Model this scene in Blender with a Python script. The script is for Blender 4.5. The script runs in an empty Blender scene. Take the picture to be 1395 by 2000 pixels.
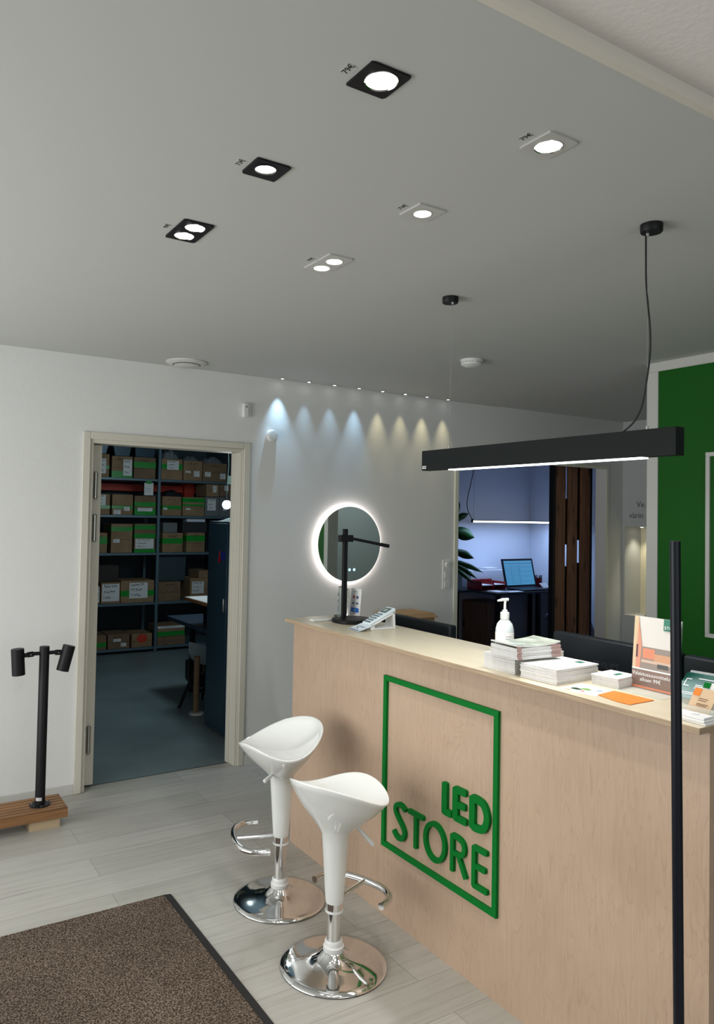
import bpy, math, random
from mathutils import Vector, Matrix
random.seed(7)
sc = bpy.context.scene
C = sc.collection
PI = math.pi
def R(a): return math.radians(a)

# ------------------------------------------------------------------ camera, world, light, exposure
F, YAW, PIT, ROLL, PCX, PCY = 1465.61, .550356658, .0299501116, .0192699694, 631.165, 961.471
cy_, sy_ = math.cos(YAW), math.sin(YAW)
fwd = Vector((sy_*math.cos(PIT), cy_*math.cos(PIT), math.sin(PIT)))
rt0 = Vector((cy_, -sy_, 0)); up0 = rt0.cross(fwd)
rt = rt0*math.cos(ROLL) + up0*math.sin(ROLL)
upv = -rt0*math.sin(ROLL) + up0*math.cos(ROLL)
cam_d = bpy.data.cameras.new('camera'); cam = bpy.data.objects.new('camera', cam_d); C.objects.link(cam)
cam.matrix_world = Matrix(((rt.x, upv.x, -fwd.x, 0), (rt.y, upv.y, -fwd.y, 0), (rt.z, upv.z, -fwd.z, 1.65), (0, 0, 0, 1)))
cam_d.sensor_fit = 'VERTICAL'; cam_d.sensor_height = 36; cam_d.lens = 36*F/2000
cam_d.shift_x = (697.5-PCX)/2000; cam_d.shift_y = -(1000-PCY)/2000
cam_d.clip_start = .05
sc.camera = cam

w = bpy.data.worlds.new('world'); sc.world = w; w.use_nodes = True
bg = w.node_tree.nodes['Background']; bg.inputs[0].default_value = (.80, .90, 1, 1); bg.inputs[1].default_value = 1.0
sc.view_settings.view_transform = 'Standard'; sc.view_settings.look = 'None'
sc.view_settings.gamma = 1; sc.view_settings.use_curve_mapping = False
sc.view_settings.exposure = 0.0
sc.cycles.max_bounces = 10; sc.cycles.diffuse_bounces = 6
sc.cycles.sample_clamp_indirect = 4; sc.cycles.caustics_reflective = False; sc.cycles.caustics_refractive = False
sc.cycles.use_denoising = True

def area(name, loc, rot, sx, sy, power, col):
    l = bpy.data.lights.new(name, 'AREA'); l.shape = 'RECTANGLE'; l.size = sx; l.size_y = sy
    l.energy = power; l.color = col
    o = bpy.data.objects.new(name, l); C.objects.link(o); o.location = loc; o.rotation_euler = rot
    return o
def spot(name, loc, target, power, col, angle, blend=.5, r=.02):
    l = bpy.data.lights.new(name, 'SPOT'); l.energy = power; l.color = col; l.spot_size = R(angle); l.spot_blend = blend; l.shadow_soft_size = r
    o = bpy.data.objects.new(name, l); C.objects.link(o); o.location = loc
    o.rotation_euler = (Vector(target)-Vector(loc)).to_track_quat('-Z', 'Y').to_euler()
    return o
def point(name, loc, power, col, r=.05):
    l = bpy.data.lights.new(name, 'POINT'); l.energy = power; l.color = col; l.shadow_soft_size = r
    o = bpy.data.objects.new(name, l); C.objects.link(o); o.location = loc
    return o
DAY = (1.0, .995, .95)
# daylight entering through the shop windows behind and to the left of the camera
area('daylight_front_window', (0.5, -2.55, 1.45), (R(90), 0, 0), 4.0, 2.1, 20, DAY)
area('daylight_side_window', (-1.55, 2.75, 1.22), (0, R(-90), 0), 1.8, 3.0, 72, DAY)
area('corridor_fill_light', (5.1, -.3, 2.53), (0, 0, 0), .6, 2.0, 15, (.85, .97, 1))  # unseen fill, added to brighten the corridor and what the mirror reflects
area('front_room_ceiling_glow', (.9, -1.2, 2.50), (0, 0, 0), 1.2, 1.2, 5, (1, .96, .9))

# ------------------------------------------------------------------ materials
MATS = {}
def mat(name, col, rough=.5, metal=0, emit=None, es=0, spec=.5, bump=0, bscale=40, var=0, vscale=6, alpha=None, trans=0, coat=0, stretch=None):
    if name in MATS: return MATS[name]
    m = bpy.data.materials.new(name); m.use_nodes = True; nt = m.node_tree; b = nt.nodes['Principled BSDF']
    b.inputs['Base Color'].default_value = (*col, 1); b.inputs['Roughness'].default_value = rough
    b.inputs['Metallic'].default_value = metal; b.inputs['Specular IOR Level'].default_value = spec
    b.inputs['Coat Weight'].default_value = coat
    if trans: b.inputs['Transmission Weight'].default_value = trans; b.inputs['IOR'].default_value = 1.45
    if emit: b.inputs['Emission Color'].default_value = (*emit, 1); b.inputs['Emission Strength'].default_value = es
    tc = nt.nodes.new('ShaderNodeTexCoord'); mp = nt.nodes.new('ShaderNodeMapping')
    nt.links.new(tc.outputs['Object'], mp.inputs[0])
    if stretch: mp.inputs['Scale'].default_value = stretch
    if var:
        n = nt.nodes.new('ShaderNodeTexNoise'); n.inputs['Scale'].default_value = vscale; n.inputs['Detail'].default_value = 5
        nt.links.new(mp.outputs[0], n.inputs['Vector'])
        mr = nt.nodes.new('ShaderNodeMapRange'); mr.inputs[1].default_value = .3; mr.inputs[2].default_value = .7
        mr.inputs[3].default_value = 1-var; mr.inputs[4].default_value = 1+var
        nt.links.new(n.outputs[0], mr.inputs[0])
        vm = nt.nodes.new('ShaderNodeVectorMath'); vm.operation = 'SCALE'; vm.inputs[0].default_value = col
        nt.links.new(mr.outputs[0], vm.inputs['Scale']); nt.links.new(vm.outputs[0], b.inputs['Base Color'])
    if bump:
        n2 = nt.nodes.new('ShaderNodeTexNoise'); n2.inputs['Scale'].default_value = bscale; n2.inputs['Detail'].default_value = 4
        nt.links.new(mp.outputs[0], n2.inputs['Vector'])
        bp = nt.nodes.new('ShaderNodeBump'); bp.inputs['Strength'].default_value = bump; bp.inputs['Distance'].default_value = .01
        nt.links.new(n2.outputs[0], bp.inputs['Height']); nt.links.new(bp.outputs[0], b.inputs['Normal'])
    MATS[name] = m
    return m
def s2l(r, g, b):
    f = lambda c: (c/255/12.92) if c/255 <= .04045 else ((c/255+.055)/1.055)**2.4
    return (f(r), f(g), f(b))
def ramp(nt, fac, stops):
    cr = nt.nodes.new('ShaderNodeValToRGB'); el = cr.color_ramp.elements
    while len(el) < len(stops): el.new(.5)
    for e, (p, c) in zip(el, stops): e.position = p; e.color = (*c, 1)
    nt.links.new(fac, cr.inputs[0]); return cr

WALL = mat('painted_wallpaper', (.72, .725, .715), .75, bump=.12, bscale=90, stretch=(1, 1, 3))
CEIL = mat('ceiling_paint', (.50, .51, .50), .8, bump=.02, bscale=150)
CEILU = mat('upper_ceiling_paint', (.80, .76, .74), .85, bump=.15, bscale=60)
TRIMW = mat('warm_white_trim', s2l(206, 202, 190), .45, bump=.02)
TRIMC = mat('cool_white_trim', s2l(200, 200, 196), .5)
BLACK = mat('matte_black_metal', (.008, .008, .010), .45, spec=.22, bump=.05, bscale=400)
BLACK2 = mat('satin_black', (.006, .008, .014), .35, spec=.25)
PENDM = mat('graphite_powder_coat', (.010, .0125, .0135), .55, spec=.15)
CHROME = mat('chrome', (.80, .80, .80), .07, 1)
STEEL = mat('brushed_steel', (.45, .45, .43), .3, 1)
SHELLW = mat('glossy_white_plastic', (.74, .76, .74), .12, coat=.6)
WPLAST = mat('white_plastic', (.72, .73, .72), .35)
GREENP = mat('green_logo_paint', s2l(0, 108, 38), .55, spec=.12, bump=.03)
GREENW = mat('green_wall_paint', s2l(12, 88, 12), .6, spec=.25, bump=.03, bscale=80)
CARD = mat('cardboard', s2l(150, 122, 92), .85, var=.15, vscale=9, bump=.05)
CARD2 = mat('brown_cardboard_darker', s2l(128, 104, 80), .85, var=.15, vscale=7, bump=.05)
TAPEG = mat('green_packing_tape', s2l(30, 150, 50), .25)
PAPER = mat('white_paper', (.78, .78, .78), .6)
INK = mat('black_ink', (.01, .01, .012), .6)
RACK = mat('blue_grey_steel', s2l(92, 116, 128), .4, .2)
CABM = mat('dark_blue_grey_metal', s2l(40, 64, 80), .3, .3)
ORANGE = mat('orange_paper', s2l(240, 128, 40), .5)
REDP = mat('red_plastic', s2l(150, 20, 24), .4)
REDS = mat('red_orange_steel', s2l(200, 60, 40), .5)
RUBB = mat('black_rubber', (.01, .01, .01), .7)
SCREENB = mat('grey_monitor_plastic', (.008, .011, .014), .5, spec=.25, bump=.05, bscale=300)
GLASS = mat('clear_acrylic', (.93, .97, .95), .03, trans=1)
LEAF = mat('dark_green_leaf', s2l(22, 62, 20), .5, var=.2, spec=.2)
BLUEP = mat('blue_print', s2l(20, 100, 190), .5)
def emis(name, col, s, base=.8): return mat(name, (base, base, base), .5, emit=col, es=s)
LAMPW = emis('lamp_glow_warm', (1, .93, .82), 14)
LAMPN = emis('lamp_glow_neutral', (1, .98, .95), 16)

def plywood():
    m = bpy.data.materials.new('birch_plywood'); m.use_nodes = True; nt = m.node_tree; b = nt.nodes['Principled BSDF']
    tc = nt.nodes.new('ShaderNodeTexCoord'); mp = nt.nodes.new('ShaderNodeMapping'); mp.inputs['Scale'].default_value = (4.6, 4.6, .75)
    nt.links.new(tc.outputs['Object'], mp.inputs[0])
    n = nt.nodes.new('ShaderNodeTexNoise'); n.inputs['Scale'].default_value = 2.2; n.inputs['Detail'].default_value = 3; n.inputs['Distortion'].default_value = 1.2
    nt.links.new(mp.outputs[0], n.inputs['Vector'])
    w_ = nt.nodes.new('ShaderNodeMath'); w_.operation = 'MULTIPLY'; w_.inputs[1].default_value = 11
    nt.links.new(n.outputs[0], w_.inputs[0])
    fr = nt.nodes.new('ShaderNodeMath'); fr.operation = 'FRACT'; nt.links.new(w_.outputs[0], fr.inputs[0])
    c1 = ramp(nt, fr.outputs[0], [(0, s2l(177, 151, 130)), (.06, s2l(183, 158, 137)), (.85, s2l(187, 162, 141)), (1, s2l(177, 151, 130))])
    mp2 = nt.nodes.new('ShaderNodeMapping'); mp2.inputs['Scale'].default_value = (160, 160, 3)
    nt.links.new(tc.outputs['Object'], mp2.inputs[0])
    n2 = nt.nodes.new('ShaderNodeTexNoise'); n2.inputs['Scale'].default_value = 1.5; n2.inputs['Detail'].default_value = 3; nt.links.new(mp2.outputs[0], n2.inputs['Vector'])
    c2 = ramp(nt, n2.outputs[0], [(.3, (.95, .94, .93)), (.7, (1.02, 1.02, 1.02))])
    n3 = nt.nodes.new('ShaderNodeTexNoise'); n3.inputs['Scale'].default_value = 2.5; n3.inputs['Detail'].default_value = 5; nt.links.new(tc.outputs['Object'], n3.inputs['Vector'])
    c3 = ramp(nt, n3.outputs[0], [(.3, (.90, .88, .86)), (.7, (1.04, 1.04, 1.04))])
    def mul(a, bb):
        x = nt.nodes.new('ShaderNodeMix'); x.data_type = 'RGBA'; x.blend_type = 'MULTIPLY'; x.inputs[0].default_value = 1
        nt.links.new(a, x.inputs[6]); nt.links.new(bb, x.inputs[7]); return x.outputs[2]
    o = mul(mul(c1.outputs[0], c2.outputs[0]), c3.outputs[0])
    nt.links.new(o, b.inputs['Base Color']); b.inputs['Roughness'].default_value = .38
    return m
PLY = plywood()
PLYTOP = mat('pale_plywood_top', s2l(208, 198, 172), .28, var=.05, vscale=3, stretch=(8, 1, 1))
PLYEDGE = mat('plywood_edge', s2l(170, 148, 122), .6, var=.25, vscale=6, stretch=(1, 1, 60))

def planks():
    m = bpy.data.materials.new('pale_grey_vinyl_planks'); m.use_nodes = True; nt = m.node_tree; b = nt.nodes['Principled BSDF']
    tc = nt.nodes.new('ShaderNodeTexCoord')
    mp = nt.nodes.new('ShaderNodeMapping'); mp.inputs['Location'].default_value = (.25, .147, 0); nt.links.new(tc.outputs['Object'], mp.inputs[0])
    br = nt.nodes.new('ShaderNodeTexBrick'); br.offset = .37; br.offset_frequency = 2
    br.inputs['Scale'].default_value = 1; br.inputs['Mortar Size'].default_value = .0011; br.inputs['Mortar Smooth'].default_value = .3
    br.inputs['Brick Width'].default_value = 1.22; br.inputs['Row Height'].default_value = .189; br.inputs['Bias'].default_value = 0
    br.inputs['Color1'].default_value = (*s2l(180, 178, 172), 1); br.inputs['Color2'].default_value = (*s2l(167, 165, 158), 1); br.inputs['Mortar'].default_value = (*s2l(118, 114, 108), 1)
    nt.links.new(mp.outputs[0], br.inputs['Vector'])
    mp2 = nt.nodes.new('ShaderNodeMapping'); mp2.inputs['Scale'].default_value = (1.2, 22, 1); nt.links.new(tc.outputs['Object'], mp2.inputs[0])
    n = nt.nodes.new('ShaderNodeTexNoise'); n.inputs['Scale'].default_value = 2; n.inputs['Detail'].default_value = 8; n.inputs['Roughness'].default_value = .65; n.inputs['Distortion'].default_value = .6
    nt.links.new(mp2.outputs[0], n.inputs['Vector'])
    c2 = ramp(nt, n.outputs[0], [(.3, (.80, .79, .78)), (.5, (.97, .97, .97)), (.75, (1.06, 1.06, 1.06))])
    x = nt.nodes.new('ShaderNodeMix'); x.data_type = 'RGBA'; x.blend_type = 'MULTIPLY'; x.inputs[0].default_value = 1
    nt.links.new(br.outputs[0], x.inputs[6]); nt.links.new(c2.outputs[0], x.inputs[7]); nt.links.new(x.outputs[2], b.inputs['Base Color'])
    b.inputs['Roughness'].default_value = .42
    bp = nt.nodes.new('ShaderNodeBump'); bp.inputs['Strength'].default_value = .15; bp.inputs['Distance'].default_value = .003
    nt.links.new(n.outputs[0], bp.inputs['Height']); nt.links.new(bp.outputs[0], b.inputs['Normal'])
    return m
FLOOR = planks()
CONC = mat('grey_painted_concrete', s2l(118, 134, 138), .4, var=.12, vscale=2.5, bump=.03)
OFLOOR = mat('office_floor', s2l(60, 70, 90), .5)

def carpet():
    m = bpy.data.materials.new('brown_loop_carpet'); m.use_nodes = True; nt = m.node_tree; b = nt.nodes['Principled BSDF']
    tc = nt.nodes.new('ShaderNodeTexCoord')
    n = nt.nodes.new('ShaderNodeTexNoise'); n.inputs['Scale'].default_value = 170; n.inputs['Detail'].default_value = 2; nt.links.new(tc.outputs['Object'], n.inputs['Vector'])
    c = ramp(nt, n.outputs[0], [(.34, s2l(46, 37, 30)), (.5, s2l(90, 78, 68)), (.66, s2l(136, 122, 110))])
    n2 = nt.nodes.new('ShaderNodeTexNoise'); n2.inputs['Scale'].default_value = 3; n2.inputs['Detail'].default_value = 5; nt.links.new(tc.outputs['Object'], n2.inputs['Vector'])
    c2 = ramp(nt, n2.outputs[0], [(.35, (.85, .85, .85)), (.65, (1.05, 1.05, 1.05))])
    x = nt.nodes.new('ShaderNodeMix'); x.data_type = 'RGBA'; x.blend_type = 'MULTIPLY'; x.inputs[0].default_value = 1
    nt.links.new(c.outputs[0], x.inputs[6]); nt.links.new(c2.outputs[0], x.inputs[7]); nt.links.new(x.outputs[2], b.inputs['Base Color'])
    b.inputs['Roughness'].default_value = .95; b.inputs['Specular IOR Level'].default_value = .1
    bp = nt.nodes.new('ShaderNodeBump'); bp.inputs['Strength'].default_value = .9; bp.inputs['Distance'].default_value = .006
    nt.links.new(n.outputs[0], bp.inputs['Height']); nt.links.new(bp.outputs[0], b.inputs['Normal'])
    return m
CARPET = carpet()
def wood(name, a, bcol, axis, sc_=1.0, rough=.5):
    m = bpy.data.materials.new(name); m.use_nodes = True; nt = m.node_tree; b = nt.nodes['Principled BSDF']
    tc = nt.nodes.new('ShaderNodeTexCoord'); mp = nt.nodes.new('ShaderNodeMapping')
    s = [26*sc_]*3; s['xyz'.index(axis)] = 1.6*sc_; mp.inputs['Scale'].default_value = s; nt.links.new(tc.outputs['Object'], mp.inputs[0])
    n = nt.nodes.new('ShaderNodeTexNoise'); n.inputs['Scale'].default_value = 1.3; n.inputs['Detail'].default_value = 5; n.inputs['Distortion'].default_value = 1.0; nt.links.new(mp.outputs[0], n.inputs['Vector'])
    c = ramp(nt, n.outputs[0], [(.3, a), (.7, bcol)])
    vo = nt.nodes.new('ShaderNodeTexVoronoi'); vo.inputs['Scale'].default_value = 1; mpv = nt.nodes.new('ShaderNodeMapping')
    s2 = [9*sc_]*3; s2['xyz'.index(axis)] = 3.2*sc_; mpv.inputs['Scale'].default_value = s2; nt.links.new(tc.outputs['Object'], mpv.inputs[0]); nt.links.new(mpv.outputs[0], vo.inputs['Vector'])
    k = ramp(nt, vo.outputs['Distance'], [(.12, (.22, .18, .16)), (.24, (1, 1, 1))])
    x = nt.nodes.new('ShaderNodeMix'); x.data_type = 'RGBA'; x.blend_type = 'MULTIPLY'; x.inputs[0].default_value = 1
    nt.links.new(c.outputs[0], x.inputs[6]); nt.links.new(k.outputs[0], x.inputs[7]); nt.links.new(x.outputs[2], b.inputs['Base Color'])
    b.inputs['Roughness'].default_value = rough
    return m
SLATW = wood('knotty_stained_pine', s2l(92, 58, 38), s2l(140, 96, 66), 'z')
DECKW = wood('oiled_decking_wood', s2l(112, 78, 46), s2l(150, 108, 68), 'x', rough=.5)
DRAWW = wood('brown_drawer_wood', s2l(128, 92, 68), s2l(150, 112, 82), 'z')

# ------------------------------------------------------------------ geometry helpers
class MB:
    def __init__(s): s.v = []; s.f = []; s.m = []
    def add(s, vs, fs, mi=0):
        n = len(s.v); s.v += [tuple(v) for v in vs]; s.f += [tuple(i+n for i in f) for f in fs]; s.m += [mi]*len(fs)
        return s
    def box(s, x0, x1, y0, y1, z0, z1, mi=0, rot=0, about=None):
        vs = [Vector((x, y, z)) for z in (z0, z1) for y in (y0, y1) for x in (x0, x1)]
        if rot:
            c = Vector(about or ((x0+x1)/2, (y0+y1)/2, 0)); M = Matrix.Rotation(rot, 3, 'Z')
            vs = [M @ (v-Vector((c.x, c.y, 0))) + Vector((c.x, c.y, 0)) for v in vs]
        return s.add(vs, [(0, 2, 3, 1), (4, 5, 7, 6), (0, 1, 5, 4), (2, 6, 7, 3), (0, 4, 6, 2), (1, 3, 7, 5)], mi)
    def lathe(s, prof, cx=0, cy=0, n=40, mi=0, cap=True):
        vs = []
        for r, z in prof:
            for k in range(n): a = 2*PI*k/n; vs.append((cx+r*math.cos(a), cy+r*math.sin(a), z))
        fs = []
        for j in range(len(prof)-1):
            for k in range(n):
                a = j*n+k; b = j*n+(k+1) % n; fs.append((a, b, b+n, a+n))
        if cap:
            fs.append(tuple(range(n-1, -1, -1))); fs.append(tuple((len(prof)-1)*n+k for k in range(n)))
        return s.add(vs, fs, mi)
    def tube(s, pts, r, n=12, mi=0, cap=True):
        P = [Vector(p) for p in pts]; rs = r if isinstance(r, (list, tuple)) else [r]*len(P)
        T = [(P[min(i+1, len(P)-1)]-P[max(i-1, 0)]).normalized() for i in range(len(P))]
        ref = Vector((0, 0, 1)) if abs(T[0].z) < .9 else Vector((1, 0, 0))
        u = T[0].cross(ref).normalized(); vs = []
        for i, p in enumerate(P):
            u = (u - T[i]*u.dot(T[i])).normalized(); v = T[i].cross(u)
            for k in range(n): a = 2*PI*k/n; vs.append(p + (u*math.cos(a)+v*math.sin(a))*rs[i])
        fs = []
        for i in range(len(P)-1):
            for k in range(n):
                a = i*n+k; b = i*n+(k+1) % n; fs.append((a, b, b+n, a+n))
        if cap: fs.append(tuple(range(n-1, -1, -1))); fs.append(tuple((len(P)-1)*n+k for k in range(n)))
        return s.add(vs, fs, mi)
    def prism(s, poly, d, plane='xy', z=0, mi=0):
        # polygon in plane, extruded by d from offset z
        def mk(a, b, h): return {'xy': (a, b, h), 'yz': (h, a, b), 'xz': (a, h, b)}[plane]
        n = len(poly); vs = [mk(a, b, z) for a, b in poly] + [mk(a, b, z+d) for a, b in poly]
        fs = [tuple(range(n-1, -1, -1)), tuple(range(n, 2*n))] + [(k, (k+1) % n, (k+1) % n+n, k+n) for k in range(n)]
        return s.add(vs, fs, mi)
    def build(s, name, mats, parent=None, smooth=35, bevel=0, seg=2):
        me = bpy.data.meshes.new(name); me.from_pydata(s.v, [], s.f)
        if not isinstance(mats, (list, tuple)): mats = [mats]
        for m in mats: me.materials.append(m)
        me.polygons.foreach_set('material_index', s.m)
        import bmesh
        bm = bmesh.new(); bm.from_mesh(me); bmesh.ops.recalc_face_normals(bm, faces=bm.faces[:]); bm.to_mesh(me); bm.free()
        if smooth:
            me.polygons.foreach_set('use_smooth', [True]*len(me.polygons)); me.set_sharp_from_angle(angle=R(smooth))
        me.update()
        o = bpy.data.objects.new(name, me); C.objects.link(o)
        if parent: o.parent = parent; o.matrix_parent_inverse = parent.matrix_world.inverted() if False else Matrix.Translation(-parent.location) if parent.get('_abs') else Matrix()
        if bevel:
            b = o.modifiers.new('bevel', 'BEVEL'); b.width = bevel; b.segments = seg; b.limit_method = 'ANGLE'; b.angle_limit = R(40)
        return o
def tag(o, label, cat, group=None, kind=None):
    o['label'] = label; o['category'] = cat
    if group: o['group'] = group
    if kind: o['kind'] = kind
    return o
def thing(name, label, cat, loc=(0, 0, 0), group=None, absolute=True, rotz=0):
    """Empty at the thing's base. absolute=True: parts are modelled in world coordinates."""
    o = bpy.data.objects.new(name, None); C.objects.link(o); o.location = loc; o.rotation_euler = (0, 0, rotz); o.empty_display_size = .05
    if absolute: o['_abs'] = 1
    return tag(o, label, cat, group)
def struct(o): o['kind'] = 'structure'; return o
def sub(o, parent):
    """attach an already built part below another part (all modelled in the same space)"""
    o.parent = parent; o.matrix_parent_inverse = parent.matrix_parent_inverse.copy() if False else Matrix()
    return o
def text(body, size, mat_, parent=None, loc=(0, 0, 0), right=(1, 0, 0), up=(0, 0, 1), name='lettering', ext=.0006, align='LEFT', xs=1.0):
    cu = bpy.data.curves.new(name, 'FONT'); cu.body = body; cu.size = size; cu.extrude = ext; cu.align_x = align; cu.resolution_u = 3
    o = bpy.data.objects.new(name, cu); C.objects.link(o)
    bpy.context.view_layer.update()
    me = bpy.data.meshes.new_from_object(o.evaluated_get(bpy.context.evaluated_depsgraph_get()))
    bpy.data.objects.remove(o); bpy.data.curves.remove(cu)
    r = Vector(right).normalized(); u = Vector(up).normalized(); n = r.cross(u)
    M = Matrix(((r.x*xs, u.x, n.x, loc[0]), (r.y*xs, u.y, n.y, loc[1]), (r.z*xs, u.z, n.z, loc[2]), (0, 0, 0, 1)))
    me.transform(M); me.materials.clear(); me.materials.append(mat_); me.name = name
    o = bpy.data.objects.new(name, me); C.objects.link(o)
    if parent: o.parent = parent; o.matrix_parent_inverse = Matrix.Translation(-parent.location) if parent.get('_abs') else Matrix()
    return o
def quad(mb, o, r, u, t=.0006, mi=0):
    """thin rectangle slab: origin corner o, edge vectors r and u, thickness t along r x u"""
    o, r, u = Vector(o), Vector(r), Vector(u); n = r.cross(u).normalized()*t
    vs = [o, o+r, o+r+u, o+u]; vs = vs+[v+n for v in vs]
    return mb.add(vs, [(0, 3, 2, 1), (4, 5, 6, 7), (0, 1, 5, 4), (1, 2, 6, 5), (2, 3, 7, 6), (3, 0, 4, 7)], mi)
def scribble(mb, o, r, u, rows, t=.0005, seed=0, thick=.1):
    """rows of short pen strokes on a label"""
    rnd = random.Random(seed); o, r, u = Vector(o), Vector(r), Vector(u)
    for k in range(rows):
        y = 1-(k+.6)/rows; x = .08+rnd.random()*.05
        while x < .8-.12*k:
            w_ = .04+rnd.random()*.07; h = (.30+.3*rnd.random())/rows
            quad(mb, o+r*x+u*(y), r*(.018), u*h, t)
            if rnd.random() < .7: quad(mb, o+r*x+u*(y+h*rnd.random()*.8), r*w_, u*(thick/rows), t)
            x += w_+.03
    return mb

# ------------------------------------------------------------------ the room
ZC = 2.565; YW = 4.5; WT = .12
def bx(name, x0, x1, y0, y1, z0, z1, m, parent=None, bevel=0):
    return MB().box(x0, x1, y0, y1, z0, z1).build(name, m, parent, bevel=bevel)
struct(bx('floor', -2.7, 6.3, -2.7, 4.585, -.05, 0, FLOOR))
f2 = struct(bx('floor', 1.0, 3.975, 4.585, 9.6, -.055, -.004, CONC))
f3 = struct(bx('floor', 3.975, 8.3, 4.585, 7.8, -.055, -.004, OFLOOR))
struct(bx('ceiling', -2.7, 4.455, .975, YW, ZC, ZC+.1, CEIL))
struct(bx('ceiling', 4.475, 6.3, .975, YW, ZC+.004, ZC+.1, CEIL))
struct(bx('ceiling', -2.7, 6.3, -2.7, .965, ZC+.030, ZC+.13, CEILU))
struct(bx('trim_1', -2.7, 4.45, .955, .975, ZC-.001, ZC+.03, mat('cream_ceiling_edge', s2l(214, 208, 198), .5)))
struct(bx('trim_2', 4.455, 4.475, .975, YW, ZC+.02, ZC+.03, mat('dark_reveal', (.08, .08, .08), .8)))
# back wall with storage doorway (x 1.15-2.13) and office opening (x 4.0-5.81)
DX0, DX1, DZ = 1.135, 2.145, 2.075
wb = MB()
wb.box(-2.7, DX0, YW, YW+WT, 0, ZC+.1); wb.box(DX0, DX1, YW, YW+WT, DZ, ZC+.1)
wb.box(DX1, 4.0, YW, YW+WT, 0, ZC+.1); wb.box(4.0, 5.81, YW, YW+WT, 2.13, ZC+.1); wb.box(5.81, 6.3, YW, YW+WT, 0, ZC+.1)
struct(wb.build('wall_back', WALL))
# right wall with lit niche
wr = MB()
NY0, NY1, NZ0, NZ1 = 4.0, 4.473, .782, 1.597
wr.box(6.04, 6.3, NY1, YW, 0, ZC+.1); wr.box(6.04, 6.3, NY0, NY1, 0, NZ0); wr.box(6.04, 6.3, NY0, NY1, NZ1, ZC+.1)
wr.box(6.04, 6.3, -2.7, NY0, 0, ZC+.1); wr.box(6.29, 6.3, NY0, NY1, NZ0, NZ1)
struct(wr.build('wall_right', mat('grey_white_wall', s2l(196, 199, 200), .7, bump=.05, bscale=90)))
# green partition
struct(bx('wall_green', 3.88, 3.98, -2.7, 2.655, 0, ZC-.055, GREENW))
struct(MB().box(3.872, 3.988, -2.7, 2.725, ZC-.055, ZC).box(3.872, 3.988, 2.655, 2.725, 0, ZC-.055).build('trim_3', TRIMC, bevel=.003))
# left wall and front wall with daylight openings
wl = MB(); wl.box(-1.7, -1.6, -2.7, 1.2, 0, 2.7); wl.box(-1.7, -1.6, 4.3, YW+WT, 0, 2.7); wl.box(-1.7, -1.6, 1.2, 4.3, 0, .3); wl.box(-1.7, -1.6, 1.2, 4.3, 2.2, 2.7)
struct(wl.build('wall_left', WALL))
wf = MB(); wf.box(-2.7, -1.5, -2.7, -2.6, 0, 2.7); wf.box(2.5, 6.3, -2.7, -2.6, 0, 2.7); wf.box(-1.5, 2.5, -2.7, -2.6, 0, .4); wf.box(-1.5, 2.5, -2.7, -2.6, 2.5, 2.7)
struct(wf.build('wall_front', WALL))
def window(name, axis, a0, a1, z0, z1, p):
    g = thing(name, 'x', 'x'); del g['label']; del g['category']; g['kind'] = 'structure'
    fr = MB()
    def b(a, b_, c, d, t=.05):
        if axis == 'x': fr.box(a, b_, p-t/2, p+t/2, c, d)
        else: fr.box(p-t/2, p+t/2, a, b_, c, d)
    b(a0, a0+.06, z0, z1); b(a1-.06, a1, z0, z1); b(a0, a1, z0, z0+.06); b(a0, a1, z1-.06, z1)
    n = 3
    for k in range(1, n): x = a0+(a1-a0)*k/n; b(x-.03, x+.03, z0, z1)
    fr.build('window_frame', TRIMC, g)
    return g
window('window_1', 'x', -1.5, 2.5, .4, 2.5, -2.65)
window('window_2', 'y', 1.2, 4.3, .3, 2.2, -1.65)
# storage room shell
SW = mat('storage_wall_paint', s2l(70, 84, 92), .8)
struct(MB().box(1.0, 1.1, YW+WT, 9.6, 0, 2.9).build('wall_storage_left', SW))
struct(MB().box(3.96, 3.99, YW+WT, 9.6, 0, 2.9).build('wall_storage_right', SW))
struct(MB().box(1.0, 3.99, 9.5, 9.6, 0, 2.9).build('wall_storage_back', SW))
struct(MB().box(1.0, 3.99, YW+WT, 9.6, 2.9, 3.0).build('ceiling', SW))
# office shell
OW = mat('office_wall_paint', s2l(214, 218, 226), .7, bump=.03)
struct(MB().box(3.99, 8.14, 7.5, 7.6, 0, 2.8).build('wall_office_back', OW))
struct(MB().box(8.04, 8.14, YW+WT, 7.5, 0, 2.8).build('wall_office_right', OW))
struct(MB().box(3.99, 4.01, YW+WT, 7.5, 0, 2.8).build('wall_office_left', OW))
struct(MB().box(3.99, 8.14, YW+WT, 7.6, 2.7, 2.8).build('ceiling', OW))
struct(MB().box(6.3, 8.14, YW+WT, YW+WT+.03, 0, 2.8).build('wall_office_front', OW))

# doorway frame of the storage room
d = thing('door_1', 'x', 'x', (1.64, YW, 0)); del d['label']; del d['category']; d['kind'] = 'structure'
c = MB(); y0, y1 = YW-.014, YW
c.box(1.095, 1.139, y0, y1, 0, 2.115); c.box(2.139, 2.183, y0, y1, 0, 2.115); c.box(1.139, 2.139, y0, y1, 2.073, 2.115)
c.build('casing', TRIMW, d, bevel=.004)
c = MB()
c.box(1.135, 1.160, YW, YW+WT+.005, 0, 2.075); c.box(2.118, 2.145, YW, YW+WT+.005, 0, 2.075); c.box(1.160, 2.118, YW, YW+WT+.005, 2.05, 2.075); c.box(1.139, 1.147, YW-.005, YW, 0, 2.073); c.box(2.131, 2.139, YW-.005, YW, 0, 2.073); c.box(1.147, 2.131, YW-.005, YW, 2.064, 2.073)
c.box(2.108, 2.118, YW+.085, YW+WT+.005, 0, 2.05)
c.build('jamb', TRIMW, d, bevel=.002)
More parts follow.
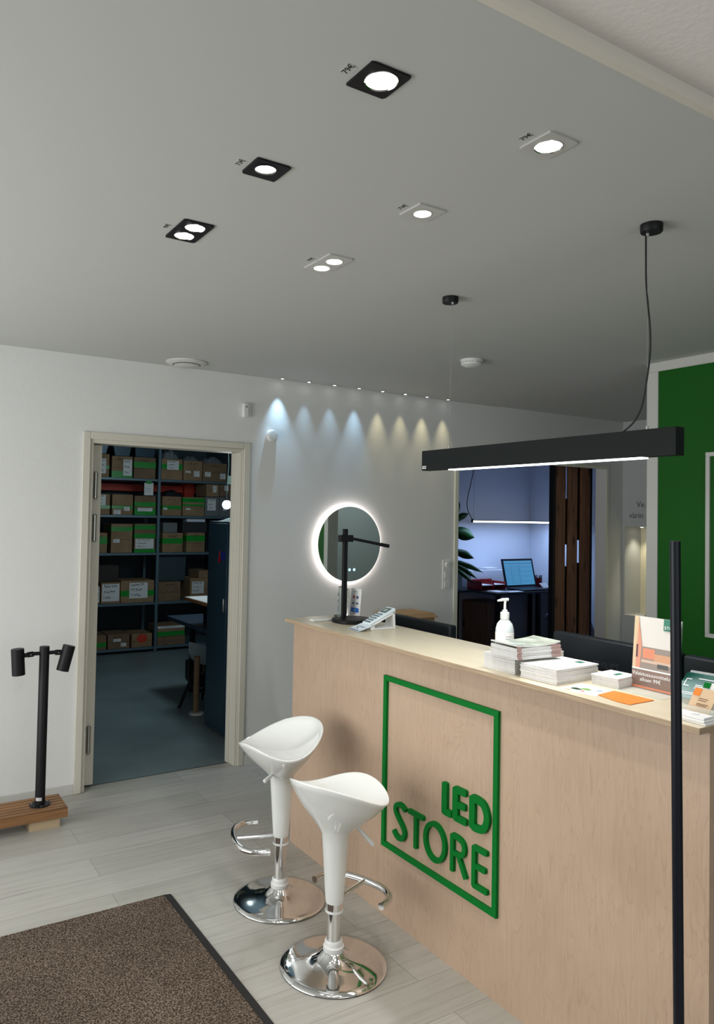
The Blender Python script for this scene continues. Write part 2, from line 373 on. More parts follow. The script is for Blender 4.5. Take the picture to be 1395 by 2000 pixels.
lf = MB().box(1.166, 1.226, YW+.062, YW+1.0, .015, 2.045).build('door_leaf', TRIMW, d, bevel=.003)
for zc in (1.80, 1.545, .285):
    h = MB().lathe([(.0, zc-.083), (.007, zc-.083), (.0125, zc-.076), (.0125, zc-.063), (.011, zc-.062), (.011, zc+.062), (.0125, zc+.063), (.0125, zc+.076), (.007, zc+.083), (0, zc+.083)], 1.190, YW+.050, 16, cap=False)
    h.build('hinge', STEEL, d)
struct(bx('trim_4', 1.165, 2.113, YW+.085, YW+.092, -.003, .002, mat('threshold_strip', (.05, .05, .05), .6)))
# office opening lining
d2 = thing('door_2', 'x', 'x', (4.9, YW, 0)); del d2['label']; del d2['category']; d2['kind'] = 'structure'
c = MB(); c.box(3.975, 4.015, YW-.012, YW, 0, 2.145); c.box(4.015, 5.80, YW-.012, YW, 2.115, 2.145); c.box(5.80, 5.83, YW-.012, YW, 0, 2.145)
c.build('casing', mat('ivory_opening_trim', s2l(222, 222, 206), .4), d2, bevel=.003)
# baseboards
for k, (a, b_) in enumerate(((-1.6, 1.095), (2.183, 3.975))):
    struct(bx(['baseboard_left', 'baseboard_middle'][k], a, b_, YW-.012, YW, 0, .06, TRIMC, bevel=.002))

# writing above the niche
tx = tag(text('Ve', .075, mat('dark_grey_lettering', (.17, .17, .18), .6), None, (6.038, 4.350, 1.775), (0, -1, 0), (0, 0, 1), 'wall_lettering', .001), 'grey word starting Ve on the wall above the lit niche, partly behind the green wall', 'lettering')
tx = tag(text('värin', .075, MATS['dark_grey_lettering'], None, (6.038, 4.428, 1.675), (0, -1, 0), (0, 0, 1), 'wall_lettering', .001), 'grey word starting vä on the lower line right above the lit niche', 'lettering')
# niche lining and lights
struct(MB().box(6.275, 6.289, NY0, NY1, NZ0, NZ1).build('trim_5', mat('cream_niche_back', s2l(236, 228, 200), .6)))
for yy in (4.38, 4.18):
    t = thing('niche_spotlight', 'small recessed spotlight in the top of the lit niche, %s' % ('left one by the room corner' if yy > 4.3 else 'right one by the green wall'), 'spotlight', (6.16, yy, NZ1))
    MB().lathe([(.0, NZ1-.006), (.02, NZ1-.006), (.022, NZ1-.001), (0, NZ1-.001)], 6.16, yy, 20, cap=False).build('ring', CHROME, t)
    MB().lathe([(.0, NZ1-.0075), (.014, NZ1-.0075), (.014, NZ1-.005), (0, NZ1-.005)], 6.16, yy, 20, cap=False).build('lens', LAMPW, t)
    spot('niche_spot_lamp', (6.16, yy, NZ1-.02), (6.2, yy, NZ0), 4.5, (1, .92, .70), 85, .9)
dish = tag(MB().lathe([(0, NZ0+.001), (.05, NZ0+.001), (.06, NZ0+.016), (.056, NZ0+.016), (.047, NZ0+.005), (0, NZ0+.005)], 6.15, 4.27, 28, cap=False).build('shallow_dish', PLYTOP), 'small cream shallow dish lying on the floor of the lit niche', 'dish')

# ------------------------------------------------------------------ reception counter
XC = 1.895; ZT = 1.120
ct = thing('reception_counter', 'long birch plywood reception counter with green shop sign on its front', 'counter', (2.07, 2.25, 0))
MB().box(XC, XC+.018, 1.144, 3.346, 0, ZT-.018).build('front_panel', PLY, ct)
MB().box(XC+.018, 2.222, 1.144, 1.162, 0, ZT-.018).build('end_panel', PLY, ct)
MB().box(XC+.018, 2.222, 3.328, 3.346, 0, ZT-.018).build('end_panel', PLY, ct)
MB().box(2.204, 2.222, 1.162, 3.328, .72, ZT-.018).build('back_panel', PLY, ct)
top = MB(); top.box(1.852, 2.232, 1.146, 3.368, ZT-.018, ZT, 1); top.m[1] = 0
top.build('counter_top', [PLYTOP, PLYEDGE], ct, bevel=.0015)
# logo on the front
logo = thing('shop_sign', 'green raised sign reading LED STORE inside a square outline on the counter front', 'sign', (XC, 2.223, .285))
LX = XC-.013; LT = .013; LYR = 0
def bar(mb, a, b, wd, x=LX, t=LT, rnd=6):
    global LYR
    LYR += 1; x = x-.00025*(LYR % 5); t = XC-x
    (ay, az), (by, bz) = a, b
    dx, dz = by-ay, bz-az; L = math.hypot(dx, dz) or 1; ux, uz = dx/L, dz/L; nx, nz = -uz, ux; r = wd/2; q = r*.45
    poly = []
    for (cy, cz, s) in ((by, bz, 1), (ay, az, -1)):
        for k in range(rnd+1):
            a_ = -PI/2+PI*k/rnd
            # squircle end cap
            cc = math.copysign(abs(math.cos(a_))**.6, math.cos(a_)); ss = math.copysign(abs(math.sin(a_))**.6, math.sin(a_))
            poly.append((cy+s*(ux*cc*r*.55+nx*ss*r), cz+s*(uz*cc*r*.55+nz*ss*r)))
    mb.prism(poly, t, 'yz', x)
def stroke(mb, pts, wd, x=LX, t=LT, closed=False):
    global LYR
    LYR += 1; x = x-.00025*(LYR % 5); t = XC-x
    n = len(pts); L_, R_ = [], []
    for i, (y, z) in enumerate(pts):
        if closed: a = pts[(i-1) % n]; b = pts[(i+1) % n]
        else: a = pts[max(i-1, 0)]; b = pts[min(i+1, n-1)]
        dy, dz = b[0]-a[0], b[1]-a[1]; l = math.hypot(dy, dz) or 1; nx, nz = -dz/l*wd/2, dy/l*wd/2
        L_.append((y+nx, z+nz)); R_.append((y-nx, z-nz))
    m_ = n if closed else n-1
    vs = [(x, *p) for p in L_]+[(x, *p) for p in R_]+[(x+t, *p) for p in L_]+[(x+t, *p) for p in R_]
    fs = []
    for i in range(m_):
        j = (i+1) % n
        fs += [(i, j, n+j, n+i), (2*n+i, 3*n+i, 3*n+j, 2*n+j), (i, 2*n+i, 2*n+j, j), (n+i, n+j, 3*n+j, 3*n+i)]
    if not closed: fs += [(0, n, 3*n, 2*n), (n-1, 3*n-1, 4*n-1, 2*n-1)]
    mb.add(vs, fs)
def spl(P, k=6, closed=False):
    out = []; n = len(P)
    for i in range(n if closed else n-1):
        g = (lambda j: P[j % n]) if closed else (lambda j: P[max(0, min(n-1, j))])
        p0, p1, p2, p3 = g(i-1), g(i), g(i+1), g(i+2)
        for s in range(k):
            t = s/k; out.append(tuple(.5*((2*p1[q])+(-p0[q]+p2[q])*t+(2*p0[q]-5*p1[q]+4*p2[q]-p3[q])*t*t+(-p0[q]+3*p1[q]-3*p2[q]+p3[q])*t**3) for q in range(len(P[0]))))
    if not closed: out.append(tuple(P[-1]))
    return out
fr = MB(); Y0, Y1, Z0, Z1, fw_ = 2.555, 1.891, .285, .986, .021
fr.box(LX, XC, Y1, Y0, Z1-fw_, Z1); fr.box(LX, XC, Y1, Y0, Z0, Z0+fw_); fr.box(LX, XC, Y0-fw_, Y0, Z0+fw_, Z1-fw_); fr.box(LX, XC, Y1, Y1+fw_, Z0+fw_, Z1-fw_)
fr.build('square_outline', GREENP, logo, bevel=.001)
def letter(name, fn):
    mb = MB(); fn(mb); mb.build('letter_'+name, GREENP, logo)
BW, TW = .028, .0185
def fL(m): bar(m, (2.163, .655), (2.163, .552), BW); bar(m, (2.163, .555), (2.130, .555), .025)
def fE(m):
    bar(m, (2.103, .655), (2.103, .552), BW)
    for z, y in ((.655, 2.052), (.603, 2.056), (.553, 2.050)): bar(m, (2.103, z), (y, z), .024)
def fD(m):
    bar(m, (2.014, .653), (2.014, .553), BW)
    stroke(m, spl([(2.014, .653), (1.985, .653), (1.955, .642), (1.940, .603), (1.955, .565), (1.985, .554), (2.014, .554)]), .026)
def fS(m):
    p = spl([(2.400, .477), (2.420, .487), (2.445, .486), (2.462, .470), (2.458, .449), (2.437, .428), (2.412, .405), (2.402, .383), (2.414, .360), (2.438, .354), (2.458, .360), (2.470, .371)]); stroke(m, p, TW)
    bar(m, p[0], p[1], TW); bar(m, p[-1], p[-2], TW)
def fT(m): bar(m, (2.373, .484), (2.288, .484), TW); bar(m, (2.331, .484), (2.331, .358), TW)
def fO(m):
    stroke(m, [(2.216+.056*math.cos(2*PI*k/32), .421+.066*math.sin(2*PI*k/32)) for k in range(32)], TW, closed=True)
def fR(m):
    bar(m, (2.118, .484), (2.118, .358), TW)
    stroke(m, spl([(2.118, .484), (2.088, .484), (2.062, .475), (2.054, .453), (2.062, .433), (2.086, .424), (2.118, .424)]), TW)
    bar(m, (2.086, .424), (2.047, .358), TW)
def fE2(m):
    bar(m, (2.003, .484), (2.003, .352), TW)
    for z, y in ((.484, 1.942), (.421, 1.950), (.352, 1.940)): bar(m, (2.003, z), (y, z), TW)
for nm, fn in (('l', fL), ('e', fE), ('d', fD), ('s', fS), ('t', fT), ('o', fO), ('r', fR), ('e', fE2)): letter(nm, fn)

# ------------------------------------------------------------------ bar stools
def stool(loc, phi, z0, fphi, label):
    t = thing('bar_stool', label, 'stool', (loc[0], loc[1], 0), 'white bar stools in front of the counter', absolute=False)
    # seat shell: saddle-shaped rim, funnel neck
    a, b, dd, e, A1, A2, A3, p_ = .187, .182, .017, -.073, -.036, .027, .008, .035
    N = 72; cp, sp = math.cos(phi), math.sin(phi); zb = z0-.415
    def rim(th, ins=0.0):
        ct, st = math.cos(th), math.sin(th)
        u = dd+(b-ins)*ct*(1+e*ct); v = (a-ins)*st*(1+p_*ct); z = z0+A1*math.cos(th)+A2*math.cos(2*th)+A3*math.cos(3*th)
        return u, v, z
    rings = []
    # outer from bottom to rim
    for z, r in ((zb, .0325), (zb+.01, .034), (zb+.08, .039), (zb+.16, .0445), (zb+.22, .049), (zb+.255, .053)):
        rings.append([(r*math.cos(2*PI*k/N), r*math.sin(2*PI*k/N), z) for k in range(N)])
    nz, nr = zb+.255, .053
    for tt in (.12, .25, .4, .55, .7, .82, .92, 1.0):
        row = []
        for k in range(N):
            th = 2*PI*k/N; u, v, z = rim(th)
            rr = tt
            cu, cv = nr*math.cos(th), nr*math.sin(th)
            zz = nz+(z-nz)*(tt-.13*math.sin(PI*tt)*tt)
            row.append((cu+(u-cu)*rr, cv+(v-cv)*rr, zz))
        rings.append(row)
    rings.append([(lambda q: (q[0], q[1], q[2]+.004))(rim(2*PI*k/N, .003)) for k in range(N)])
    rings.append([(lambda q: (q[0], q[1], q[2]+.002))(rim(2*PI*k/N, .008)) for k in range(N)])
    for s in (.93, .84, .72, .58, .42, .25, .1):
        row = []
        for k in range(N):
            u, v, z = rim(2*PI*k/N, .008)
            zc = z0-.062
            zz = zc+(z-zc)*(s**2.3)
            row.append((dd+(u-dd)*s, v*s, zz))
        rings.append(row)
    vs = []; fs = []
    for row in rings:
        for (u, v, z) in row: vs.append((u*cp-v*sp, u*sp+v*cp, z))
    for j in range(len(rings)-1):
        for k in range(N):
            q = j*N+k; w_ = j*N+(k+1) % N; fs.append((q, w_, w_+N, q+N))
    fs.append(tuple(range(N-1, -1, -1))); fs.append(tuple((len(rings)-1)*N+k for k in range(N)))
    MB().add(vs, fs).build('seat', SHELLW, t, smooth=80)
    MB().lathe([(.031, zb-.028), (.031, zb+.004), (.0, zb+.004)], n=32, cap=False).build('sleeve', CHROME, t)
    MB().lathe([(.026, zb-.034), (.033, zb-.034), (.034, zb-.030), (.033, zb-.026), (.026, zb-.026)], n=32, cap=False).build('ring', WPLAST, t)
    MB().lathe([(.0255, .06), (.0255, zb)], n=32).build('gas_column', CHROME, t)
    MB().lathe([(.026, .052), (.036, .052), (.039, .060), (.038, .075), (.033, .078), (.033, .093), (.030, .098), (.026, .098)], n=36, cap=False).build('collar', WPLAST, t)
    MB().lathe([(0, .002), (.193, .002), (.196, .005), (.193, .010), (.17, .0145), (.14, .019), (.11, .0235), (.085, .029), (.065, .037), (.050, .047), (.042, .056), (.034, .062), (0, .062)], n=72, cap=False).build('base', CHROME, t, smooth=60)
    # footrest
    cf, sf = math.cos(fphi), math.sin(fphi); zf = zb+.003
    rt_ = lambda u, v, z=zf: (u*cf-v*sf, u*sf+v*cf, z)
    arc = spl([(.075, .155), (.115, .153), (.155, .138), (.188, .09), (.2, 0), (.188, -.09), (.155, -.138), (.115, -.153), (.075, -.155)], 5)
    ft = MB().tube([rt_(*q) for q in arc], .0132, 14); ft.tube([rt_(.028, 0), rt_(.2, 0)], .0085, 12)
    ft.build('footrest', CHROME, t)
    # height lever
    la = fphi-.62 if label.startswith('near') else fphi+2.5
    return t, zb
def lever(t, p0, p1):
    a, b = Vector(p0), Vector(p1); m1 = a+(b-a)*.2
    MB().tube([a-(b-a)*.25, a, m1], .004, 10).build('lever_rod', CHROME, t)
    MB().tube([m1, m1+(b-m1)*.1, m1+(b-m1)*.93, b], [.0055, .0075, .0085, .004], 14).build('lever_grip', WPLAST, t)
t, zb = stool((1.575, 2.86), 3.292, .688, 2.84, 'far white plastic bar stool on chrome base, nearer the storage doorway')
lever(t, (-.06, -.035, .555), (-.115, -.055, .535))
t, zb = stool((1.525, 2.35), .366, .647, .35, 'near white plastic bar stool on chrome base, overlapping the sign outline')
lever(t, (.055, -.012, .525), (.135, -.055, .425))

# ------------------------------------------------------------------ doormat, decking base with twin spot post
mt = thing('doormat', 'large brown entrance mat with a black rubber edge on the plank floor', 'mat', (0, 1.6, 0))
MB().box(-1.3, 1.155, .3, 3.12, .001, .013).build('carpet_pile', CARPET, mt, bevel=.003)
MB().prism([(1.155, .001), (1.190, .001), (1.186, .005), (1.157, .009), (1.155, .009)], 2.83, 'xz', .295).build('rubber_edge', RUBB, mt)

dk = thing('decking_base', 'low brown slatted wooden base carrying the black spot post, by the wall', 'wooden base', (.4, 4.16, 0))
pl = MB(); y0, y1 = 4.055, 4.275
prof = [(y0, .055), (y1, .055)]; poly = [(y0, .052), (y1, .052), (y1, .1)]; nsl = 6; wy = (y1-y0)/nsl
for k in range(nsl):
    a = y1-k*wy
    poly += [(a-.002, .1), (a-wy+.008, .1), (a-wy+.008, .088), (a-wy+.001, .088)]
poly.append((y0, .098))
def prism_x(mb, poly, x0, x1): mb.prism(poly, x1-x0, 'yz', x0)
prism_x(pl, poly, -.9, .965); pl.build('slat_board', DECKW, dk, bevel=.002)
MB().box(.78, .93, 4.075, 4.26, 0, .052).build('support_block', mat('pale_wood_block', s2l(180, 160, 130), .7, var=.1), dk)
MB().box(-.6, -.45, 4.075, 4.26, 0, .052).build('support_block', MATS['pale_wood_block'], dk)
PX_, PY_ = .845, 4.16
ps = thing('bollard_spot_lamp', 'black garden post lamp with two cylindrical spot heads, mounted on the wooden base', 'lamp', (PX_, PY_, .1))
MB().lathe([(.0, .100), (.052, .100), (.052, .106), (.0, .106)], PX_, PY_, 28, cap=False).build('flange', BLACK, ps)
MB().lathe([(.0252, .106), (.0252, .925), (.024, .927)], PX_, PY_, 32).build('post', BLACK, ps)
q = MB()
for k in range(16):
    a = R(205+k*4.6); b_ = R(205+(k+1)*4.6)
    q.add([(PX_+.0257*math.cos(x), PY_+.0257*math.sin(x), z) for z in (.128, .145) for x in (a, b_)], [(0, 1, 3, 2)])
q.build('rating_sticker', mat('silver_sticker', (.5, .5, .5), .4), ps)
for a in (R(20), R(160), R(270)):
    MB().lathe([(0, .109), (.005, .109), (.005, .106), (0, .106)], PX_+.041*math.cos(a), PY_+.041*math.sin(a), 10, cap=False).build('bolt', STEEL, ps)
for sgn, dx, tilt in ((-1, -.135, -4), (1, .120, 14)):
    MB().tube([(PX_+sgn*.02, PY_, .892), (PX_+sgn*.075, PY_, .892)], .010, 12).tube([(PX_+sgn*.055, PY_, .891), (PX_+sgn*.085, PY_, .889)], .0145, 12).build('arm', BLACK, ps, bevel=.001)
    hx, hz = PX_+dx, .905
    M_ = Matrix.Translation((hx, PY_-.01, hz)) @ Matrix.Rotation(R(tilt), 4, 'Y')
    h = MB().lathe([(.0, .02), (.031, .02), (.0325, .018), (.0325, -.115), (.029, -.115), (.029, -.105), (0, -.105)], 0, 0, 32, cap=False)
    h.v = [tuple(M_ @ Vector(v)) for v in h.v]; hd = h.build('spot_head', BLACK, ps)
    g = MB().lathe([(0, -.104), (.028, -.104), (.028, -.102), (0, -.102)], 0, 0, 28, cap=False); g.v = [tuple(M_ @ Vector(v)) for v in g.v]
    g = g.build('lens', mat('dark_lens', (.05, .05, .05), .1), ps)
    MB().tube([(PX_+sgn*.08, PY_, .889), (hx-sgn*.02, PY_-.005, hz-.018)], .0115, 10).build('knuckle', BLACK, ps)
    b = MB().lathe([(0, -.002), (.003, -.002), (.003, 0), (0, 0)], 0, 0, 8, cap=False)
    b.v = [(PX_+sgn*.07+v[0], PY_-.0145+v[2]*1.0, .890+v[1]) for v in b.v]; b.build('bolt', STEEL, ps)

# leaning slim pole in front of the counter
pb = thing('slim_pole_lamp', 'tall slim black round pole in front of the counter near its right end', 'pole', (1.772, 1.142, 0))
MB().tube([(1.772, 1.142, .015), (1.711, 1.124, 1.602)], .0126, 28).build('pole', BLACK2, pb, smooth=40)
MB().lathe([(0, 0), (.10, 0), (.10, .012), (.02, .016), (0, .016)], 1.772, 1.142, 40, cap=False).build('base_plate', BLACK, pb)

# ------------------------------------------------------------------ ceiling downlights
def downlight(x0, x1, y0, y1, lamps, black, label, tagtxt, power, short):
    xc, yc = (x0+x1)/2, (y0+y1)/2
    t = thing('recessed_downlight', label, 'downlight', (xc, yc, ZC))
    pm = BLACK if black else mat('white_downlight_plate', s2l(188, 188, 184), .4)
    z = ZC-.005
    # plate with round holes, built as radial faces around each lamp cell
    mb = MB(); n = 48; cells = len(lamps)
    for i, (lx, ly, r) in enumerate(lamps):
        ya = y0+(y1-y0)*i/cells; yb = y0+(y1-y0)*(i+1)/cells
        ring = []; edge = []
        for k in range(n):
            a = 2*PI*k/n+PI/4; ca, sa = math.cos(a), math.sin(a)
            ring.append((lx+r*ca, ly+r*sa))
            tx_ = ((x1-lx) if ca > 0 else (lx-x0))/max(abs(ca), 1e-6); ty_ = ((yb-ly) if sa > 0 else (ly-ya))/max(abs(sa), 1e-6); s = min(tx_, ty_)
            edge.append((lx+s*ca, ly+s*sa))
        vs = [(a, b, z) for a, b in ring]+[(a, b, z) for a, b in edge]+[(a, b, ZC) for a, b in edge]
        fs = []
        for k in range(n):
            j = (k+1) % n; fs += [(k, j, n+j, n+k), (n+k, n+j, 2*n+j, 2*n+k)]
        mb.add(vs, fs)
    mb.build('plate', pm, t, smooth=0)
    for i, (lx, ly, r) in enumerate(lamps):
        refl = MB().lathe([(r, ZC-.005), (r*.985, ZC-.007), (r*.93, ZC-.0045), (r*.93, ZC-.0012)], lx, ly, 40, cap=False)
        rr = refl.build('reflector', CHROME if r > .03 else pm, t)
        MB().lathe([(0, ZC-.0045), (r*.60, ZC-.0045), (r*.92, ZC-.0022), (r*.92, ZC-.001), (0, ZC-.001)], lx, ly, 40, cap=False).build('lens', LAMPW if power[1] == 'w' else LAMPN, t)
        spot('downlight_lamp', (lx, ly, ZC-.02), (lx, ly, 0), power[0], (1, .94, .85) if power[1] == 'w' else (1, .97, .93), 95, .9, .03)
    tg = thing('price_tag', 'tiny price label on the ceiling beside the %s' % short, 'label', (x0-.022, yc, ZC))
    MB().box(x0-.036, x0-.010, yc-.010, yc+.018, ZC-.0008, ZC-.0001).build('sticker', CEIL, tg)
    text(tagtxt, .021, INK, tg, (x0-.018, yc+.020, ZC-.0012), (0, -1, 0), (-1, 0, 0), 'lettering', .0002)
D = [
 (.845, .944, 1.218, 1.316, [(.898, 1.262, .036)], True, 'black square ceiling downlight with one lamp, closest to the camera', '79€', (19, 'w'), 'nearest black downlight'),
 (.836, .936, 1.715, 1.813, [(.882, 1.760, .029)], True, 'black square ceiling downlight with one lamp, middle of the black row', '73€', (19, 'w'), 'middle black downlight'),
 (.827, .930, 2.204, 2.382, [(.880, 2.250, .033), (.876, 2.335, .033)], True, 'black ceiling downlight with two lamps, end of the black row', '', (6, 'n'), 'black two lamp downlight'),
 (1.352, 1.450, 1.211, 1.310, [(1.402, 1.262, .034)], False, 'white square ceiling downlight with one lamp, nearest the ceiling edge', '79€', (19, 'w'), 'nearest white downlight'),
 (1.358, 1.456, 1.702, 1.802, [(1.407, 1.752, .027)], False, 'white square ceiling downlight with one lamp, middle of the white row', '73€', (19, 'w'), 'middle white downlight'),
 (1.366, 1.466, 2.210, 2.390, [(1.418, 2.264, .030), (1.418, 2.350, .030)], False, 'white ceiling downlight with two lamps, end of the white row', '', (6, 'n'), 'white two lamp downlight'),
]
for a in D:
    a = list(a); a[7] = a[7] or '99€'; downlight(*a)
# row of eight mini spots by the back wall
for i in range(8):
    x = 2.385+.2085*i; y = 4.438; cold = i < 4
    t = thing('mini_spotlight', 'tiny chrome ceiling spotlight by the back wall, %s from the left of eight' % ['first', 'second', 'third', 'fourth', 'fifth', 'sixth', 'seventh', 'eighth'][i], 'spotlight', (x, y, ZC), 'mini ceiling spotlights above the back wall')
    MB().lathe([(.0, ZC-.001), (.017, ZC-.001), (.017, ZC-.004), (.012, ZC-.006), (.0095, ZC-.006), (.0095, ZC-.004)], x, y, 24, cap=False).build('ring', CHROME, t)
    MB().lathe([(0, ZC-.0052), (.0092, ZC-.0052), (.0092, ZC-.0045), (0, ZC-.0045)], x, y, 20, cap=False).build('lens', LAMPN, t)
    pw = [17, 5.5, 5.5, 11, 7, 6, 8, 7][i]
    spot('mini_lamp', (x, y, ZC-.01), (x, y+.010, 2.2) if i else (x, y+.014, 2.2), pw, (.46, .74, 1) if cold else (1, .88, .52), 44 if i else 52, 1.0, .006)

# other ceiling and wall fittings
v = thing('ceiling_vent', 'round white ceiling air valve above the storage doorway', 'vent', (1.66, 4.325, ZC))
MB().lathe([(.0, ZC), (.125, ZC), (.125, ZC-.006), (.11, ZC-.016), (.085, ZC-.018), (.08, ZC-.008), (0, ZC-.008)], 1.66, 4.325, 48, cap=False).build('rim', TRIMC, v)
MB().lathe([(0, ZC-.030), (.06, ZC-.028), (.078, ZC-.021), (.07, ZC-.016), (0, ZC-.012)], 1.66, 4.325, 48, cap=False).build('valve_disc', TRIMC, v)
v = thing('smoke_alarm', 'round white smoke alarm on the ceiling beyond the pendant lamp', 'smoke alarm', (2.99, 3.25, ZC))
MB().lathe([(0, ZC), (.064, ZC), (.064, ZC-.012), (.061, ZC-.014), (.061, ZC-.024), (.059, ZC-.030), (.04, ZC-.040), (0, ZC-.042)], 2.99, 3.25, 48, cap=False).build('housing', WPLAST, v)
g = MB()
for k in range(30):
    a = 2*PI*k/30
    if k % 5: g.tube([(2.99+.0615*math.cos(a+s), 3.25+.0615*math.sin(a+s), ZC-.019) for s in (0, .07, .14)], .0016, 6)
g.build('grille_slot', mat('grey_slots', (.2, .2, .2), .6), v)
v = thing('motion_detector', 'small white motion detector on the back wall above the doorway corner', 'detector', (2.15, YW, 2.33))
MB().box(2.117, 2.156, YW-.035, YW, 2.283, 2.375).build('housing', WPLAST, v, bevel=.006)
MB().box(2.160, 2.176, YW-.022, YW, 2.290, 2.375).build('side_bar', WPLAST, v, bevel=.004)
s_ = MB().lathe([(0, -.037), (.005, -.037), (.005, -.034), (0, -.034)], 0, 0, 16, cap=False); s_.v = [(2.137+a, YW+c_, 2.352+b) for a, b, c_ in s_.v]; s_.build('eye', INK, v)
v = thing('round_sensor', 'round white wall sensor under the first blue light cone', 'sensor', (2.342, YW, 2.178))
s_ = MB().lathe([(0, 0), (.040, 0), (.040, .006), (.036, .026), (.033, .029), (0, .030)], 0, 0, 40, cap=False); s_.v = [(2.342+a, YW-c_, 2.178+b) for a, b, c_ in s_.v]; s_.build('housing', WPLAST, v)
s_ = MB().lathe([(0, .0295), (.028, .0295), (.027, .032), (0, .033)], 0, 0, 32, cap=False); s_.v = [(2.342+a, YW-c_, 2.178+b) for a, b, c_ in s_.v]; s_.build('cover', WPLAST, v)
v = thing('switch_panel', 'white vertical panel with a dimmer knob and two switches beside the office opening', 'switch', (3.905, YW, 1.2))
MB().box(3.863, 3.948, YW-.009, YW, 1.09, 1.315).build('plate', WPLAST, v, bevel=.003)
s_ = MB().lathe([(0, .008), (.022, .008), (.020, .022), (0, .024)], 0, 0, 28, cap=False); s_.v = [(3.905+a, YW-c_, 1.278+b) for a, b, c_ in s_.v]; s_.build('dimmer_knob', WPLAST, v)
for z in (1.17, 1.10):
    MB().box(3.879, 3.931, YW-.014, YW-.008, z, z+.055).build('rocker', WPLAST, v, bevel=.002)

# ------------------------------------------------------------------ mirror
MX = 2.974
mr = thing('round_mirror', 'round wall mirror with a glowing light ring behind it', 'mirror', (2.99, YW, 1.445))
def wl_(mb): mb.v = [(MX+a, YW-c_, 1.445+b) for a, b, c_ in mb.v]; return mb
wl_(MB().lathe([(0, .030), (.266, .030), (.266, .034), (0, .034)], 0, 0, 96, cap=False)).build('mirror_glass', mat('mirror_silver', (.82, .88, .84), .01, 1), mr)
wl_(MB().lathe([(0, 0), (.245, 0), (.245, .024), (0, .024)], 0, 0, 96, cap=False)).build('backbox', WPLAST, mr)
wl_(MB().lathe([(.246, .024), (.274, .024), (.274, .0285), (.246, .0285)], 0, 0, 96, cap=False)).build('light_diffuser', emis('diffuser_glow', (1, .93, .90), .95), mr)
wl_(MB().lathe([(.247, .008), (.254, .008), (.254, .018), (.247, .018)], 0, 0, 96, cap=False)).build('light_strip', emis('mirror_led', (1, .88, .84), 14), mr)
for k in range(2):
    q = MB().lathe([(0, .0342), (.011, .0342), (.011, .0350), (0, .0350)], 0, 0, 24, cap=False); q.v = [(MX+k*.040+a, YW-c_, 1.262+b) for a, b, c_ in q.v]
    q.build('touch_button', emis('touch_blue', (.35, .75, 1), .9), mr)
    q = MB().lathe([(0, .0351), (.0045, .0351), (.0045, .0354), (0, .0354)], 0, 0, 16, cap=False); q.v = [(MX+k*.040+a, YW-c_, 1.262+b) for a, b, c_ in q.v]
    q.build('button_symbol', emis('touch_white', (.9, 1, 1), 1.6), mr)

# ------------------------------------------------------------------ pendant bar lamp over the counter
pn = thing('linear_pendant_lamp', 'long dark grey bar lamp hanging over the counter', 'pendant lamp', (2.05, 1.9, 1.84))
PX0, PX1, PA, PB, PZ0, PZ1 = 2.030, 2.072, 1.333, 2.507, 1.846, 1.930
MB().box(PX0, PX1, PA, PB, PZ0, PZ1).build('housing', PENDM, pn, bevel=.001)
MB().box(PX0+.004, PX1-.004, 1.45, 2.34, PZ0-.004, PZ0+.001).build('diffuser', emis('pendant_glow', (.93, .96, 1), 5), pn)
a_ = area('pendant_lamp_light', (2.051, 1.9, PZ0-.008), (0, 0, 0), .03, .9, 9, (.97, .98, 1)); 
MB().box(PX0-.0006, PX0, 2.478, 2.502, PZ0+.007, PZ0+.019).build('maker_label', WPLAST, pn)
text('VELLO', .0065, INK, pn, (PX0-.0008, 2.500, PZ0+.0105), (0, -1, 0), (0, 0, 1), 'lettering', .0001) if False else None
q = MB()
for k, (a, b_) in enumerate(((.15, .3), (.35, .5), (.58, .7), (.74, .86))): q.box(PX0-.0009, PX0-.0005, 2.502-.024*b_, 2.502-.024*a, PZ0+.011, PZ0+.0155)
q.build('label_print', INK, pn)
for (cx, cy, wy) in ((2.049, 1.430, 1.443), (2.060, 2.372, 2.358)):
    MB().lathe([(0, ZC), (.033, ZC), (.033, ZC-.022), (.031, ZC-.025), (0, ZC-.025)], cx, cy, 36, cap=False).build('ceiling_rose', BLACK, pn)
    MB().lathe([(.006, ZC-.025), (.005, ZC-.032), (0, ZC-.032)], cx, wy, 12, cap=False).build('wire_gripper', STEEL, pn)
    MB().tube([(cx, wy, ZC-.03), (2.051, wy, PZ1)], .0006, 6).build('suspension_wire', mat('steel_wire', (.35, .35, .35), .5, .5), pn)
    MB().lathe([(.004, PZ1), (.004, PZ1+.012), (0, PZ1+.013)], 2.051, wy, 12, cap=False).build('wire_holder', STEEL, pn)
def P2(x, y, X):  # pixel to point on the plane x = X (used for measured cable paths)
    d_ = fwd + rt*((x-PCX)/F) - upv*((y-PCY)/F); t_ = X/d_.x; return Vector((0, 0, 1.65)) + d_*t_
cab = spl([tuple(P2(x, y, 2.05)) for x, y in ((1262, 442), (1262, 500), (1263, 560), (1270, 640), (1270, 690), (1264, 740), (1255, 790), (1240, 822), (1222, 840))], 6)
MB().tube([(2.05, cab[0][1], ZC-.02)]+cab+[(2.05, cab[-1][1]+.01, PZ1)], .0028, 8).build('power_cable', RUBB, pn)

# white outline on the green wall
mb = MB(); a0, a1, z0, z1, f_ = 1.40, 2.366, 1.035, 2.026, .022
mb.box(3.868, 3.88, a0, a1, z1-f_, z1); mb.box(3.868, 3.88, a0, a1, z0, z0+f_); mb.box(3.868, 3.88, a1-f_, a1, z0+f_, z1-f_); mb.box(3.868, 3.88, a0, a0+f_, z0+f_, z1-f_)
tag(mb.build('wall_sign_outline', TRIMC, bevel=.001), 'white square outline mounted on the green wall', 'sign')

